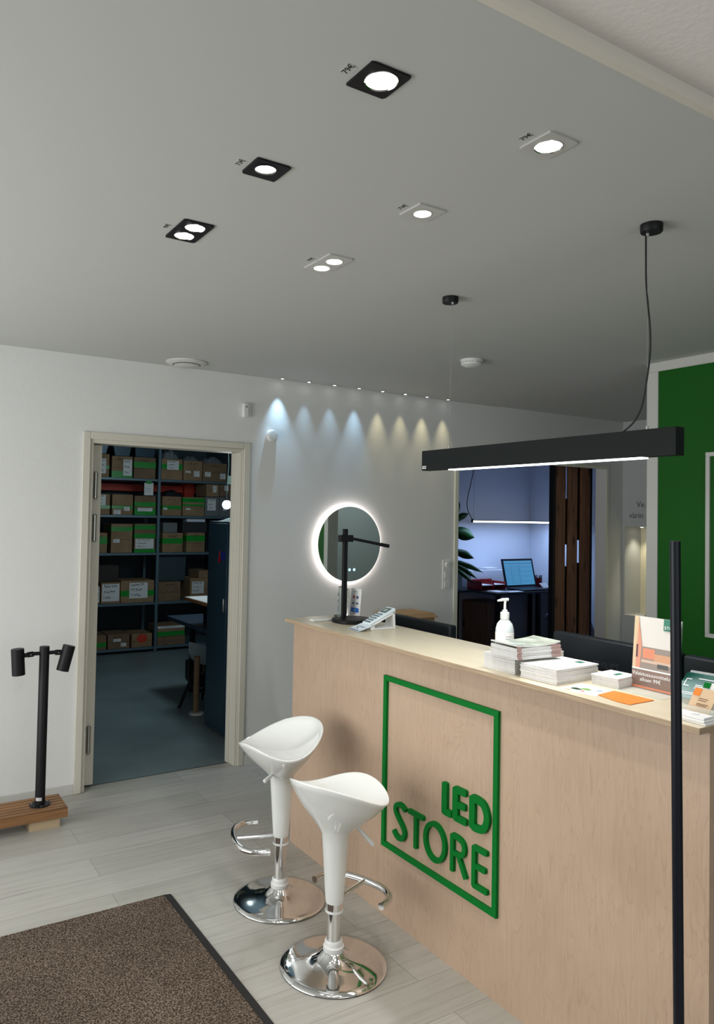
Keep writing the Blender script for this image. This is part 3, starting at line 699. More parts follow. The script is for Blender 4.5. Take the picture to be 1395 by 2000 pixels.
# ------------------------------------------------------------------ things on the counter
Z = ZT
ACRY = mat('thin_acrylic', (.8, .86, .84), .05)
ACRY.node_tree.nodes['Principled BSDF'].inputs['Alpha'].default_value = .28
BEFORE = set(bpy.data.objects)
def settle(dx, dy):
    """nudge the things built since the last call to their measured spot on the counter top"""
    global BEFORE
    for o in set(bpy.data.objects)-BEFORE:
        if o.parent is None: o.location.x += dx; o.location.y += dy
    BEFORE = set(bpy.data.objects)
COVER = mat('magazine_cover', s2l(196, 200, 192), .25, var=.35, vscale=14)
COVERG = mat('magazine_green_cover', s2l(176, 184, 168), .2, var=.4, vscale=16)
PAGES = mat('page_edges', (.70, .69, .69), .7, var=.08, vscale=60, stretch=(1, 1, 20))
PAGES2 = mat('rosy_spine', s2l(176, 138, 134), .6)
def ordn(k, n):
    return 'topmost' if k == n-1 else ('bottom one' if k == 0 else ['second', 'third', 'fourth', 'fifth', 'sixth', 'seventh', 'eighth', 'ninth', 'tenth', 'eleventh', 'twelfth', 'thirteenth', 'fourteenth', 'fifteenth'][k-1]+' from the bottom')
# lower magazine pile, A4 thick magazines
def magazine(x, y, z, rot, sx, sy, th, label, group, spine_side, cov=COVER, curl=0):
    t = thing('magazine', label, 'magazine', (x, y, z), group, absolute=False, rotz=rot)
    n = 8; mb = MB(); rows = []
    for k in range(n+1):
        u = k/n; c_ = curl*((u-.45)**2)*1.0 if curl else 0
        rows.append((u*sx, c_))
    for i, (lo, hi, mt_, nm) in enumerate(((0.0002, .0006, cov, 'back_cover'), (.0006, th-.0008, PAGES, 'pages'), (th-.0008, th-.0002, cov, 'front_cover'))):
        mb = MB(); vs = []
        for (xx, cc) in rows:
            for yy in (0, sy):
                for zz in (lo, hi): vs.append((xx, yy, zz+cc))
        fs = [(0, 1, 3, 2), (4*n, 4*n+2, 4*n+3, 4*n+1)]
        for k in range(n):
            a = 4*k; b_ = a+4; fs += [(a, a+2, b_+2, b_), (a+1, b_+1, b_+3, a+3), (a, b_, b_+1, a+1), (a+2, a+3, b_+3, b_+2)]
        mb.add(vs, fs)
        mb.build(nm, mt_, t)
    sp = MB()
    if spine_side == 'x0': sp.box(-.0008, .0002, 0, sy, .0004, th-.0004)
    elif spine_side == 'edge':
        sp.box(-.0006, .020, -.0006, .0001, .0008, th-.0008)
        MB().box(sx-.045, sx+.0001, -.0006, .0001, .0008, th-.0008).build('edge_print', PAGES2, t)
    sp.build('spine', PAGES2 if spine_side == 'edge' else PAGES, t)
    return t
z = Z; nA = 10
for k in range(nA):
    th = .0058
    magazine(1.934+random.uniform(-.001, .001), 1.861+random.uniform(-.001, .001), z, R(4), .262, .140, th, 'white magazine in the lower square-cut part of the tall pile, %s' % ordn(k, nA), 'magazines in the lower part of the tall pile', 'x0')
    z += th
nB = 8
for k in range(nB):
    th = .0055
    magazine(1.902+random.uniform(-.001, .003), 1.822+random.uniform(-.002, .002), z, R(-3.5+random.uniform(-.6, .6)), .198, .136-.001*k, th, 'magazine in the upper fanned part of the tall pile, %s' % (ordn(k, nB) if k < nB-1 else 'topmost, with green and white cover'), 'magazines in the upper part of the tall pile', 'edge', COVERG if k == nB-1 else COVER, curl=.03 if k == nB-1 else 0)
    z += th
# white brochures stack
for k in range(9):
    mb = MB().box(0, .215, 0, .148, .0003, .0052, 1); mb.m[1] = 0
    o = mb.build('brochure', [PAPER, PAGES], bevel=.0006)
    o.location = (1.934+random.uniform(-.0015, .0015), 1.682+random.uniform(-.0015, .0015), Z+k*.0055); o.rotation_euler.z = R(3+random.uniform(-.8, .8))
    tag(o, 'plain white brochure in the wide pile right of the magazines, %s' % (ordn(k, 9) if k < 8 else 'topmost'), 'brochure', 'white brochures in the wide pile')
    if k == 8:
        q = MB().box(.165, .195, .035, .062, .0053, .0056).build('printed_mark', mat('dark_green_print', s2l(40, 110, 84), .5), o)
for k in range(7):
    mb = MB().box(0, .112, 0, .098, .0003, .0044, 1); mb.m[1] = 0
    o = mb.build('leaflet', [PAPER, PAGES], bevel=.0005)
    o.location = (2.070+random.uniform(-.0015, .0015), 1.555+random.uniform(-.0015, .0015), Z+k*.0047); o.rotation_euler.z = R(4+random.uniform(-1, 1))
    tag(o, 'small white leaflet in the low pile left of the sign holder, %s' % (ordn(k, 7)), 'leaflet', 'small white leaflets in the low pile')
    if k == 6: MB().box(.045, .085, .035, .05, .0045, .0047).build('printed_mark', MATS['dark_green_print'], o)
# flyer with fruit picture and orange leaflet
fl = thing('flyer', 'white flyer with green and red printed picture lying by the counter edge', 'flyer', (1.905, 1.535, Z))
MB().prism([(1.903, 1.655), (1.925, 1.527), (2.030, 1.537), (2.034, 1.668)], .0008, 'xy', Z+.0001).build('sheet', PAPER, fl)
def blob(cx, cy, rx, ry, z_, h=.0002, n=20, ph=0): return [(cx+rx*math.cos(2*PI*k/n)*(1+.12*math.sin(3*2*PI*k/n+ph)), cy+ry*math.sin(2*PI*k/n)*(1+.12*math.cos(2*2*PI*k/n+ph))) for k in range(n)]
for cx, cy, rx, ry, m_, nm in ((1.955, 1.622, .012, .020, LEAF, 'printed_leaf'), (1.975, 1.600, .013, .018, mat('light_green_print', s2l(110, 160, 70), .5), 'printed_leaf'), (1.945, 1.590, .006, .008, mat('red_print', s2l(190, 60, 50), .5), 'printed_fruit'), (1.925, 1.628, .007, .014, mat('tan_print', s2l(190, 160, 120), .5), 'printed_fruit'), (1.995, 1.565, .012, .012, mat('blue_grey_print', s2l(150, 170, 178), .5), 'printed_shape')):
    MB().prism(blob(cx, cy, rx, ry, 0), .0002, 'xy', Z+.0009).build(nm, m_, fl)
ol = tag(MB().prism([(1.945, 1.534), (1.927, 1.455), (1.928, 1.410), (2.040, 1.410), (2.036, 1.546)], .0012, 'xy', Z+.001).build('orange_leaflet', ORANGE), 'bright orange leaflet lying flat on the counter in front of the sign holder', 'leaflet')

# acrylic sign holder
sh = thing('sign_holder', 'clear acrylic stand with a poster reading Valaistussuunnittelu alkaen 99€', 'sign holder', (2.15, 1.46, Z))
ya, yb, xh, hh = 1.562, 1.402, 2.150, .222
q = MB(); quad(q, (xh, ya, Z+.004), (0, yb-ya, 0), (-.012+.03, 0, hh), .0015); quad(q, (xh-.004, ya, Z+.004), (0, yb-ya, 0), (.018, 0, hh), .0015)
q.build('acrylic_pocket', ACRY, sh)
MB().box(xh-.085, xh+.004, yb, ya, Z+.0005, Z+.003).build('acrylic_foot', ACRY, sh)
U = Vector((.018, 0, hh)); Rr = Vector((0, yb-ya, 0)); O = Vector((xh-.0045-.0022, ya, Z+.004))
pstr = MB(); quad(pstr, O, Rr, U, -.0008); ps_ = pstr.build('poster', mat('poster_grey', s2l(204, 200, 194), .35), sh)
def pp(a0, b0, a1, b1, m_, nm, lift=.0010, extra=None):
    q = MB(); pts = extra or [(a0, b0), (a1, b0), (a1, b1), (a0, b1)]
    n_ = Rr.cross(U).normalized(); s_ = -1 if n_.x > 0 else 1
    base = [O+Rr*a+U*b+Vector((-lift, 0, 0)) for a, b in pts]; bk = [p+Vector((.0002, 0, 0)) for p in base]
    n = len(base); q.add(base+bk, [tuple(range(n)), tuple(range(2*n-1, n-1, -1))]+[(k, (k+1) % n, n+(k+1) % n, n+k) for k in range(n)])
    return q.build(nm, m_, sh)
gr = lambda n_, *c: mat('poster_'+n_, s2l(*[v*.9 for v in c]), .4)
pp(0, 0, 1, .27, gr('brown', 138, 112, 100), 'poster_print'); pp(0, .27, 1, .58, gr('taupe', 150, 138, 128), 'poster_print')
pp(.0, .27, .1, 1, gr('cream', 222, 196, 158), 'poster_print', .0012); pp(0, 0, 0, 0, gr('salmon', 222, 150, 120), 'poster_print', .0014, [(.07, .27), (.17, .27), (.19, .6), (.1, .95), (.08, .6)])
pp(.07, .42, .11, .60, gr('maroon', 92, 40, 40), 'poster_print', .0016)
pp(.22, .42, .48, .56, gr('peach', 226, 140, 104), 'poster_print', .0013); pp(.48, .38, .86, .50, gr('sand', 214, 160, 120), 'poster_print', .0013)
pp(.2, .36, .86, .40, gr('sofa', 214, 186, 166), 'poster_print', .0015); pp(.55, .31, .78, .37, gr('cushion', 70, 70, 72), 'poster_print', .0016)
pp(.0, .255, 1, .275, PAPER, 'poster_print', .0016); pp(.0, .0, 1, .03, gr('peach', 226, 140, 104), 'poster_print', .0016)
pp(.64, .84, .98, 1.0, gr('teal', 20, 122, 96), 'printed_emblem', .0016)
WHT = mat('white_print', (.85, .85, .85), .4)
def ptext(s, a, b, size, nm='lettering', xs=1):
    p = O+Rr*a+U*b+Vector((-.0024, 0, 0)); return text(s, size, WHT, sh, p, Rr, U, nm, .0001, xs=xs)
ptext('Valaistussuunnittelu', .015, .175, .0165); ptext('alkaen 99€', .19, .10, .0165)
ptext('LED', .80, .925, .0105); ptext('STORE', .66, .865, .0135, xs=1.15)

# brochure rack, card holder, cards on the right end
gb = thing('brochure_rack', 'clear stand holding a dark green brochure behind the card holder', 'brochure holder', (2.15, 1.33, Z))
base = Vector((2.10, 1.385, Z+.012)); r_ = Vector((.03, -.19, 0)); u_ = Vector((.085, .012, .060))
q = MB(); quad(q, base+Vector((.006, 0, -.008)), r_, u_*1.2, .002); quad(q, base-Vector((.012, 0, .010)), r_, Vector((-.004, 0, .016)), .002); q.build('acrylic_rack', ACRY, gb)
q = MB(); quad(q, base, r_*.97, u_, .004); q.build('brochure', mat('dark_teal_print', s2l(10, 86, 76), .3), gb)
nn = r_.cross(u_).normalized()
if nn.z < 0: nn = -nn
q = MB()
def br(a, b, c_, d_): quad(q, base+r_*a+u_*b+nn*.0045, r_*c_, u_*d_, .0003)
for a, b, c_, d_ in ((.05, .45, .08, .03), (.05, .45, .01, .3), (.05, .72, .08, .03), (.22, .78, .4, .03), (.22, .52, .28, .025), (.22, .46, .2, .025), (.22, .40, .24, .025), (.08, .2, .2, .02), (.08, .14, .25, .02)): br(a, b, c_, d_)
q.build('printed_lines', WHT, gb)
q = MB(); q.box(2.09, 2.22, 1.20, 1.39, Z+.0005, Z+.005); q.build('foot', ACRY, gb)

ch = thing('card_holder', 'clear holder with leaning business cards, one tan and one white with green corner', 'card holder', (2.05, 1.26, Z))
MB().box(1.995, 2.060, 1.175, 1.290, Z+.0005, Z+.004).box(1.993, 1.996, 1.175, 1.290, Z+.0005, Z+.024).box(1.993, 2.06, 1.287, 1.290, Z+.0005, Z+.03).build('acrylic_tray', ACRY, ch)
def card_(o_, r__, u__, m_, nm):
    q = MB(); quad(q, o_, r__, u__, .006); return q.build(nm, m_, ch)
co = Vector((2.000, 1.283, Z+.006)); cr_ = Vector((.012, -.058, -.004)); cu_ = Vector((.030, -.012, .062))
TAN = mat('tan_card', s2l(214, 184, 150), .5)
card_(co, cr_, cu_, TAN, 'tan_card'); cn = cr_.cross(cu_).normalized()
if cn.x > 0: cn = -cn
q = MB(); quad(q, co+cu_*.68+cn*.0068, cr_*.30, cu_*.30, .0004); q.build('orange_corner', ORANGE, ch)
q = MB()
for b_, l_ in ((.58, .42), (.50, .36), (.36, .5), (.30, .44)): quad(q, co+cr_*.32+cu_*b_+cn*.0068, cr_*l_, cu_*.025, .0004)
q.build('printed_lines', mat('brown_print', s2l(110, 80, 50), .5), ch)
co2 = co+Vector((.022, -.012, .012)); card_(co2, cr_*1.0, cu_*1.05, PAPER, 'white_card')
q = MB(); quad(q, co2+cu_*.80+cn*.0068, cr_*.30, cu_*.24, .0004); q.build('green_corner', GREENP, ch)
q = MB()
for b_ in (.7, .62): quad(q, co2+cr_*.4+cu_*b_+cn*.0068, cr_*.5, cu_*.02, .0004)
q.build('printed_lines', MATS['blue_grey_print'], ch)
for k in range(3):
    mb = MB().box(0, .060-(k == 2)*.012, 0, .090, .0002, .0058)
    o = mb.build('business_card_box', PAPER, bevel=.0008); o.location = (1.912+(k == 2)*.006, 1.173+.004*k, Z+k*.0061); o.rotation_euler.z = R(-2+2*k)
    tag(o, 'flat white card pack on the counter corner by the pole, %s' % ['bottom one', 'middle one', 'topmost, smaller with grey print'][k], 'card pack', 'white card packs on the counter corner')
    if k == 2: MB().box(.012, .036, .03, .033, .0059, .0061).box(.012, .03, .04, .042, .0059, .0061).build('printed_lines', MATS['blue_grey_print'], o)

# hand sanitiser bottle
sb = thing('sanitiser_bottle', 'translucent white pump bottle of hand sanitiser behind the magazines', 'bottle', (2.18, 2.155, Z))
bx_, by_ = 2.18, 2.155
BOT = mat('frosted_bottle', (.62, .68, .68), .25, var=.04)
MB().lathe([(0, Z), (.033, Z), (.035, Z+0.0046), (.035, Z+0.0870), (.034, Z+0.1021), (.029, Z+0.1195), (.020, Z+0.1311), (.015, Z+0.1357), (.015, Z+0.1404), (0, Z+0.1404)], bx_, by_, 40, cap=False).build('bottle', BOT, sb)
MB().lathe([(.0353, Z+0.0093), (.0356, Z+0.0139), (.0356, Z+0.0835), (.0353, Z+0.0882)], bx_, by_, 40, cap=False).build('bottle_label', PAPER, sb)
q = MB()
for k, zz in enumerate((.072, .063, .054, .046, .038, .030)):
    for a in range(5-(k % 3)):
        a0_ = R(232+a*9); a1_ = R(238+a*9); rr = .0359
        q.add([(bx_+rr*math.cos(x), by_+rr*math.sin(x), Z+z_) for z_ in (zz, zz+.0028) for x in (a0_, a1_)], [(0, 1, 3, 2)])
q.build('label_print', mat('grey_print', (.15, .17, .18), .6), sb)
MB().lathe([(.0165, Z+0.1369), (.0172, Z+0.1392), (.0172, Z+0.1624), (.0155, Z+0.1647), (.010, Z+0.1647), (.010, Z+0.1728), (0, Z+0.1728)], bx_, by_, 32, cap=False).build('screw_cap', WPLAST, sb)
MB().tube([(bx_, by_, Z+0.1705), (bx_, by_, Z+0.1972)], [.0055, .0045], 14).tube([(bx_, by_, Z+0.1949), (bx_+.002, by_, Z+0.2111)], [.004, .006], 14).tube([(bx_+.012, by_-.006, Z+0.2134), (bx_-.008, by_+.004, Z+0.2123), (bx_-.026, by_+.014, Z+0.2076)], [.006, .006, .0035], 12).build('pump', WPLAST, sb)

settle(-.030, -.025)

# desk lamp on the counter's far end
dl = thing('desk_lamp', 'black table lamp with straight stem and thin horizontal arm in front of the mirror', 'desk lamp', (2.10, 3.17, Z))
poly = []
for k in range(40):
    a = 2*PI*k/40; ca, sa = math.cos(a), math.sin(a)
    poly.append((2.125+.098*math.copysign(abs(ca)**.75, ca), 3.155+.090*math.copysign(abs(sa)**.75, sa)))
MB().prism(poly, .018, 'xy', Z+.0004).build('base', BLACK, dl, bevel=.002)
MB().prism([(2.115+(x-2.115)*.7+.02, 3.155+(y-3.155)*.7) for x, y in poly], .0012, 'xy', Z+.0184).build('charging_pad', mat('dark_brown_leather', s2l(62, 50, 44), .5), dl)
sx_, sy2 = 2.075, 3.160
MB().box(sx_-.012, sx_+.012, sy2-.008, sy2+.008, Z+.018, Z+.462).build('stem', BLACK, dl, bevel=.002)
MB().box(sx_-.035, sx_+.042, sy2-.013, sy2+.013, Z+.398, Z+.432).build('joint', BLACK, dl, bevel=.003)
MB().tube([(sx_+.04, sy2-.004, Z+.414), (sx_+.238, sy2-.030, Z+.378)], .0075, 14).build('arm', BLACK, dl)
MB().tube([(sx_+.20, sy2-.025, Z+.385), (sx_+.245, sy2-.031, Z+.377)], .0095, 14).build('arm_tip', BLACK, dl)

# glass award, sticker, payment sign, terminal
aw = thing('glass_award', 'clear glass block standing behind the stem of the desk lamp', 'glass award', (2.17, 3.31, Z))
poly = [(3.352, .012), (3.356, .06), (3.354, .158), (3.272, .150), (3.270, .06), (3.282, .010)]
MB().prism([(y, Z+z_) for y, z_ in poly], .018, 'yz', 2.163).build('glass_block', mat('greenish_glass', (.86, .95, .91), .02, trans=1), aw, bevel=.002)
q = MB()
for k, (a, b_, c_) in enumerate(((3.296, 3.312, .105), (3.300, 3.308, .088), (3.296, 3.312, .075), (3.302, 3.311, .060))): q.box(2.1622, 2.163, a, b_, Z+c_, Z+c_+.008-.003*(k % 2))
q.build('engraving', mat('grey_engraving', (.3, .32, .34), .6), aw)
MB().box(2.145, 2.195, 3.265, 3.36, Z+.0003, Z+.012).build('glass_foot', GLASS, aw, bevel=.002)
mb = MB().box(0, .115, 0, .035, 0, .012); o = mb.build('white_device', WPLAST, bevel=.002); o.location = (1.945, 3.235, Z+.0005); o.rotation_euler.z = R(4)
tag(o, 'small flat white object left of the desk lamp base', 'small device')
py = thing('payment_sign', 'upright white sign with card logos and a blue bar behind the card terminal', 'sign', (2.265, 3.29, Z))
q = MB(); quad(q, (2.222, 3.330, Z+.002), (.003, -.088, 0), (.010, 0, .148), -.003); q.build('panel', PAPER, py, bevel=.001)
MB().box(2.205, 2.250, 3.238, 3.334, Z+.0003, Z+.003).build('foot', ACRY, py)
PO = Vector((2.222-.0004, 3.330, Z+.002)); PR = Vector((.003, -.088, 0)); PU = Vector((.010, 0, .148))
def pq(a, b_, w_, h_, m_, nm):
    q = MB(); quad(q, PO+PR*a+PU*b_+Vector((-.0036 if False else -.0004, 0, 0)), PR*w_, PU*h_, -.0003 if PR.cross(PU).x > 0 else .0003); return q.build(nm, m_, py)
pq(.10, .18, .78, .15, BLUEP, 'blue_bar'); pq(.40, .24, .2, .03, WHT, 'bar_print')
pq(.22, .66, .2, .085, mat('dark_red_print', s2l(170, 60, 70), .5), 'card_logo'); pq(.58, .66, .2, .085, mat('navy_print', s2l(50, 60, 110), .5), 'card_logo')
pq(.22, .46, .2, .05, MATS['navy_print'], 'card_logo'); pq(.58, .46, .22, .06, mat('slate_print', s2l(70, 80, 110), .5), 'card_logo')
pq(.27, .88, .4, .02, MATS['blue_grey_print'], 'heading_print'); pq(.38, .13, .22, .02, MATS['dark_red_print'], 'footer_print')

te = thing('card_terminal', 'white card payment terminal on a slanted white stand', 'card terminal', (2.12, 2.93, Z))
TY0, TY1 = 2.895, 2.965
w_ = MB()
sl = lambda x: Z+.026+(x-2.055)*.42
# wedge stand with open sides
w_.box(2.052, 2.195, TY0, TY1, Z+.0004, Z+.007)
w_.prism([(2.183, Z+.006), (2.195, Z+.006), (2.190, sl(2.190)-.004), (2.178, sl(2.178)-.004)], TY1-TY0, 'xz', TY0)
w_.prism([(2.052, Z+.006), (2.074, Z+.006), (2.074, sl(2.074)-.006), (2.052, sl(2.052)-.006)], TY1-TY0, 'xz', TY0)
w_.prism([(2.052, sl(2.052)-.012), (2.192, sl(2.192)-.012), (2.192, sl(2.192)-.004), (2.052, sl(2.052)-.004)], TY1-TY0, 'xz', TY0)
w_.build('stand', WPLAST, te, bevel=.0015)
MB().box(2.135, 2.150, TY0+.02, TY0+.035, Z+.03, sl(2.14)-.010).build('cable_plug', BLACK2, te)
MB().prism([(2.045, sl(2.045)-.003), (2.198, sl(2.198)-.003), (2.192, sl(2.192)+.013), (2.050, sl(2.050)+.009)], TY1-TY0-.006, 'xz', TY0+.003).build('terminal_body', mat('pale_blue_white_plastic', (.66, .76, .80), .3), te, bevel=.003)
def tq(x0, x1, y0, y1, m_, nm, lift=.0005):
    f_ = lambda x: sl(x)+.0095+(x-2.05)*.028+lift
    q = MB(); vs = [(x, y, f_(x)+h) for h in (0, .0006) for x in (x0, x1) for y in (y0, y1)]
    q.add(vs, [(0, 1, 3, 2), (4, 6, 7, 5), (0, 4, 5, 1), (2, 3, 7, 6), (0, 2, 6, 4), (1, 5, 7, 3)]); return q.build(nm, m_, te)
tq(2.142, 2.180, TY0+.012, TY1-.012, mat('lcd_grey', s2l(70, 84, 84), .2), 'display'); tq(2.150, 2.170, TY0+.022, TY1-.022, mat('lcd_text', s2l(150, 166, 160), .3), 'display_text', .0011)
for i in range(4):
    for j in range(3):
        x = 2.070+i*.017; y = TY0+.014+j*.0165; tq(x, x+.008, y, y+.010, mat('dark_teal_key', s2l(30, 66, 80), .4), 'key', .001)
tq(2.054, 2.060, TY0+.012, TY1-.012, MATS['slate_print'], 'card_slot', .001)
sl_ = thing('printed_slip', 'white printed slip leaning in front of the card terminal', 'paper slip', (2.01, 2.93, Z))
q = MB(); a, b_ = Vector((1.966, 2.872, Z+.002)), Vector((.016, .108, 0)); c_ = Vector((.072, -.008, .022)); quad(q, a, b_, c_, .001 if b_.cross(c_).z > 0 else -.001); q.build('paper', mat('cool_white_paper', (.70, .78, .86), .5), sl_)
nn = Vector((-.28, 0, .96)).normalized()
q = MB(); quad(q, a+b_*.05+c_*.05+nn*.0015, b_*.9, c_*.07, .0003); q.build('dark_bar', MATS['slate_print'], sl_)
q = MB()
for k in range(3): quad(q, a+b_*(.1+.1*k)+c_*(.62-.03*k)+nn*.0015, b_*.5, c_*.02, .0003)
for k in range(6): quad(q, a+b_*(.35+.07*k)+c_*(.2+.06*k)+nn*.0015, b_*.09, c_*.03, .0003)
for k in range(5): quad(q, a+b_*(.72-.05*k)+c_*(.22+.06*k)+nn*.0015, b_*.05, c_*.03, .0003)
q.build('print', MATS['grey_print'], sl_)

settle(-.031, -.047)
# ------------------------------------------------------------------ behind the counter: work desk and monitors
DESKW = mat('grey_desk_laminate', s2l(120, 120, 118), .5)
dk2 = thing('work_desk', 'low grey desk behind the reception counter carrying the monitors', 'desk', (2.6, 2.2, 0))
MB().box(2.262, 2.95, 1.0, 3.6, .715, .74).build('desktop', DESKW, dk2, bevel=.002)
for x in (2.28, 2.90):
    for y in (1.05, 3.52): MB().box(x, x+.04, y, y+.04, 0, .715).build('leg', BLACK, dk2)
def monitor(y0, y1, ztop, x, h, label, brand=None, rot=0):
    t = thing('monitor', label, 'monitor', (x+.06, (y0+y1)/2, .741), 'monitors on the desk behind the counter')
    MB().box(x, x+.045, y0, y1, ztop-h, ztop).build('housing', SCREENB, t, bevel=.008)
    MB().box(x+.045, x+.048, y0+.012, y1-.012, ztop-h+.02, ztop-.012).build('screen', mat('dark_screen', (.02, .03, .05), .1), t)
    yc = (y0+y1)/2
    MB().box(x-.01, x+.02, yc-.03, yc+.03, .75, ztop-h+.1).build('stand_neck', SCREENB, t, bevel=.003)
    MB().box(x-.06, x+.14, yc-.12, yc+.12, .7412, .752).build('stand_foot', SCREENB, t, bevel=.003)
    if brand: text(brand, .032, mat('embossed_grey', (.03, .035, .04), .35), t, (x-.001, yc+.075, ztop-.105), (0, -1, 0), (0, 0, 1), 'embossed_lettering', .0008, xs=1.1)
    return t
monitor(1.560, 2.111, 1.198, 2.40, .33, 'dark grey monitor seen from behind, with embossed maker lettering', 'PHILIPS')
monitor(.990, 1.545, 1.196, 2.40, .33, 'dark monitor seen from behind at the right end, behind the black pole')
monitor(2.735, 3.24, 1.133, 2.40, .30, 'low black monitor behind the card terminal')
cb = thing('side_cabinet', 'low white cabinet against the back wall behind the counter', 'cabinet', (3.35, 4.3, 0))
MB().box(3.05, 3.60, 4.05, 4.48, 0, .74).build('body', TRIMC, cb, bevel=.003); MB().box(3.06, 3.59, 4.034, 4.05, .04, .72).build('door', TRIMC, cb, bevel=.002)
b0 = thing('cardboard_box', 'brown cardboard box against the back wall behind the low monitor', 'box', (3.35, 4.3, .74))
MB().box(3.19, 3.524, 4.18, 4.44, .741, .962).build('carton', CARD, b0, bevel=.002)
MB().prism([(4.18, .960), (4.13, .940), (4.131, .937), (4.181, .957)], .32, 'yz', 3.196).build('flap', CARD, b0)

# ------------------------------------------------------------------ storage room
SY = 8.62
rk = thing('storage_rack', 'tall blue grey steel shelving seen through the storage doorway', 'shelving', (3.0, SY, 0))
RZ = (2.036, 1.605, 1.165, .582, .06)
for z_ in RZ:
    for (a, b_) in ((1.985, 2.985), (3.015, 3.95)):
        MB().box(a, b_, SY, SY+.5, z_-.030, z_-.002).build('shelf', RACK, rk, bevel=.002)
for x in (1.955, 2.985):
    MB().box(x, x+.032, SY-.012, SY+.03, 0, 2.75).build('upright', RACK, rk, bevel=.002)
    MB().box(x, x+.032, SY+.46, SY+.50, 0, 2.75).build('upright', RACK, rk)
BXN = [0]
def carton(x0, x1, z0, z1, label, bands=(), paper=None, group='cardboard boxes on the storage rack', dep=.34, m_=None, marks=True, y=None, flaps=False, small=None):
    BXN[0] += 1; sd = BXN[0]; y0 = (SY+.012) if y is None else y
    t = thing('cardboard_box', label, 'box', ((x0+x1)/2, y0+dep/2, z0), group)
    z0 += .0015
    MB().box(x0, x1, y0, y0+dep, z0, z1).build('carton', m_ or (CARD if sd % 3 else CARD2), t, bevel=.003)
    W, H_ = x1-x0, z1-z0
    for a, b_ in bands:
        MB().box(x0-.001, x1+.001, y0-.0012, y0+dep*.7, z0+H_*a, z0+H_*b_).build('tape_band', TAPEG, t)
    q = MB(); q.box(x0+.01, x1-.01, y0-.0010, y0, z0+H_*.45, z0+H_*.455+.002); q.build('flap_seam', INK, t)
    if marks:
        q = MB(); scribble(q, (x0+W*.2, y0-.0022, z0+H_*.70), (W*.6, 0, 0), (0, 0, H_*.22), 1, .0004, sd, .12); q.build('handwriting', INK, t)
    if paper:
        for pa in (paper if isinstance(paper, list) else [paper]):
            a, b_, c_, d_ = pa
            pl_ = MB().box(x0+W*a, x0+W*b_, y0-.0028, y0-.0014, z0+H_*c_, z0+H_*d_).build('paper_label', PAPER, t)
            q = MB(); scribble(q, (x0+W*a, y0-.0036, z0+H_*c_), (W*(b_-a), 0, 0), (0, 0, H_*(d_-c_)), 3, .0004, sd+40, .14)
            w2 = q.build('handwriting', INK, t)
            w2.parent = pl_; w2.matrix_parent_inverse = Matrix()
    return t
# top shelf (z 2.036)
A = RZ[0]-.002; B = RZ[1]-.002; Cc = RZ[2]-.002; Dd = RZ[3]-.002; Ee = RZ[4]-.002
carton(2.16, 2.405, A, 2.30, 'cardboard box on the top storage shelf, cut by the doorway on the left', [(.35, .5)], (.55, .85, .15, .8))
carton(2.436, 2.677, A, 2.285, 'cardboard box on the top storage shelf with a white sheet on its right', [(.0, .3)], (.55, .97, .1, .85))
carton(2.695, 2.956, A, 2.285, 'cardboard box with a wide green band, on the top shelf left of the middle post', [(.50, .78)])
carton(3.030, 3.290, A, 2.285, 'cardboard box with white label over green band, top shelf, right of middle post', [(.5, .75)], (.26, .82, .48, .92))
carton(3.306, 3.548, A, 2.277, 'cardboard box on the top shelf with two small torn stickers', (), [(.10, .38, .38, .48), (.55, .85, .2, .5)])
carton(3.558, 3.876, A, 2.262, 'wide cardboard box on the top shelf with two small white labels, at the right', (), [(.08, .32, .25, .5), (.72, .95, .15, .45)])
# bins above
def bin_(x0, x1, z0, z1, label, y0=SY+.02, m_=None, lean=.03):
    q = MB(); q.add([(x0+lean, y0, z0), (x1-lean, y0, z0), (x1, y0-.01, z1), (x0, y0-.01, z1), (x0+lean, y0+.3, z0), (x1-lean, y0+.3, z0), (x1, y0+.3, z1), (x0, y0+.3, z1)], [(0, 1, 2, 3), (5, 4, 7, 6), (4, 0, 3, 7), (1, 5, 6, 2), (0, 4, 5, 1), (3, 2, 6, 7)])
    o = q.build('storage_bin', m_ or CABM, bevel=.004); return tag(o, label, 'bin')
bin_(2.44, 2.67, 2.287, 2.44, 'dark blue grey bin standing on the box with the white sheet on the top shelf'); bin_(2.70, 2.95, 2.287, 2.45, 'dark blue grey bin stacked on the green banded box of the top shelf', lean=.01); bin_(2.17, 2.40, 2.302, 2.43, 'dark blue grey bin on the leftmost top box in storage')
FOIL = mat('crumpled_silver_film', (.5, .55, .6), .25, .6, bump=.8, bscale=25)
def crumple(x0, x1, y0, z0, h, seed, label, m_, name='plastic_bag', cat='bag', dep=.22):
    rnd = random.Random(seed); n = 14; mb = MB(); vs = []; fs = []
    for i in range(n+1):
        for j in range(7):
            u = i/n; v_ = j/6; e = math.sin(PI*u)**.6*math.sin(PI*min(1, v_*1.0))**.5 if 0 < j < 6 else 0
            vs.append((x0+(x1-x0)*u, y0+dep*v_, z0+h*e*(.55+.45*rnd.random())))
    for i in range(n):
        for j in range(6): a = i*7+j; fs.append((a, a+7, a+8, a+1))
    # base
    b0_ = len(vs); vs += [(x0, y0, z0), (x1, y0, z0), (x1, y0+dep, z0), (x0, y0+dep, z0)]; fs.append((b0_, b0_+1, b0_+2, b0_+3))
    return tag(mb.add(vs, fs).build(name, m_, smooth=20), label, cat)
crumple(3.05, 3.28, SY+.04, 2.287, .14, 3, 'crumpled silver film on the box right of the middle post', FOIL); crumple(3.32, 3.54, SY+.04, 2.279, .08, 5, 'crumpled silver bags on the box with torn stickers', FOIL); crumple(3.57, 3.85, SY+.04, 2.264, .11, 9, 'crumpled silver film on the wide box at the right of the top shelf', FOIL)
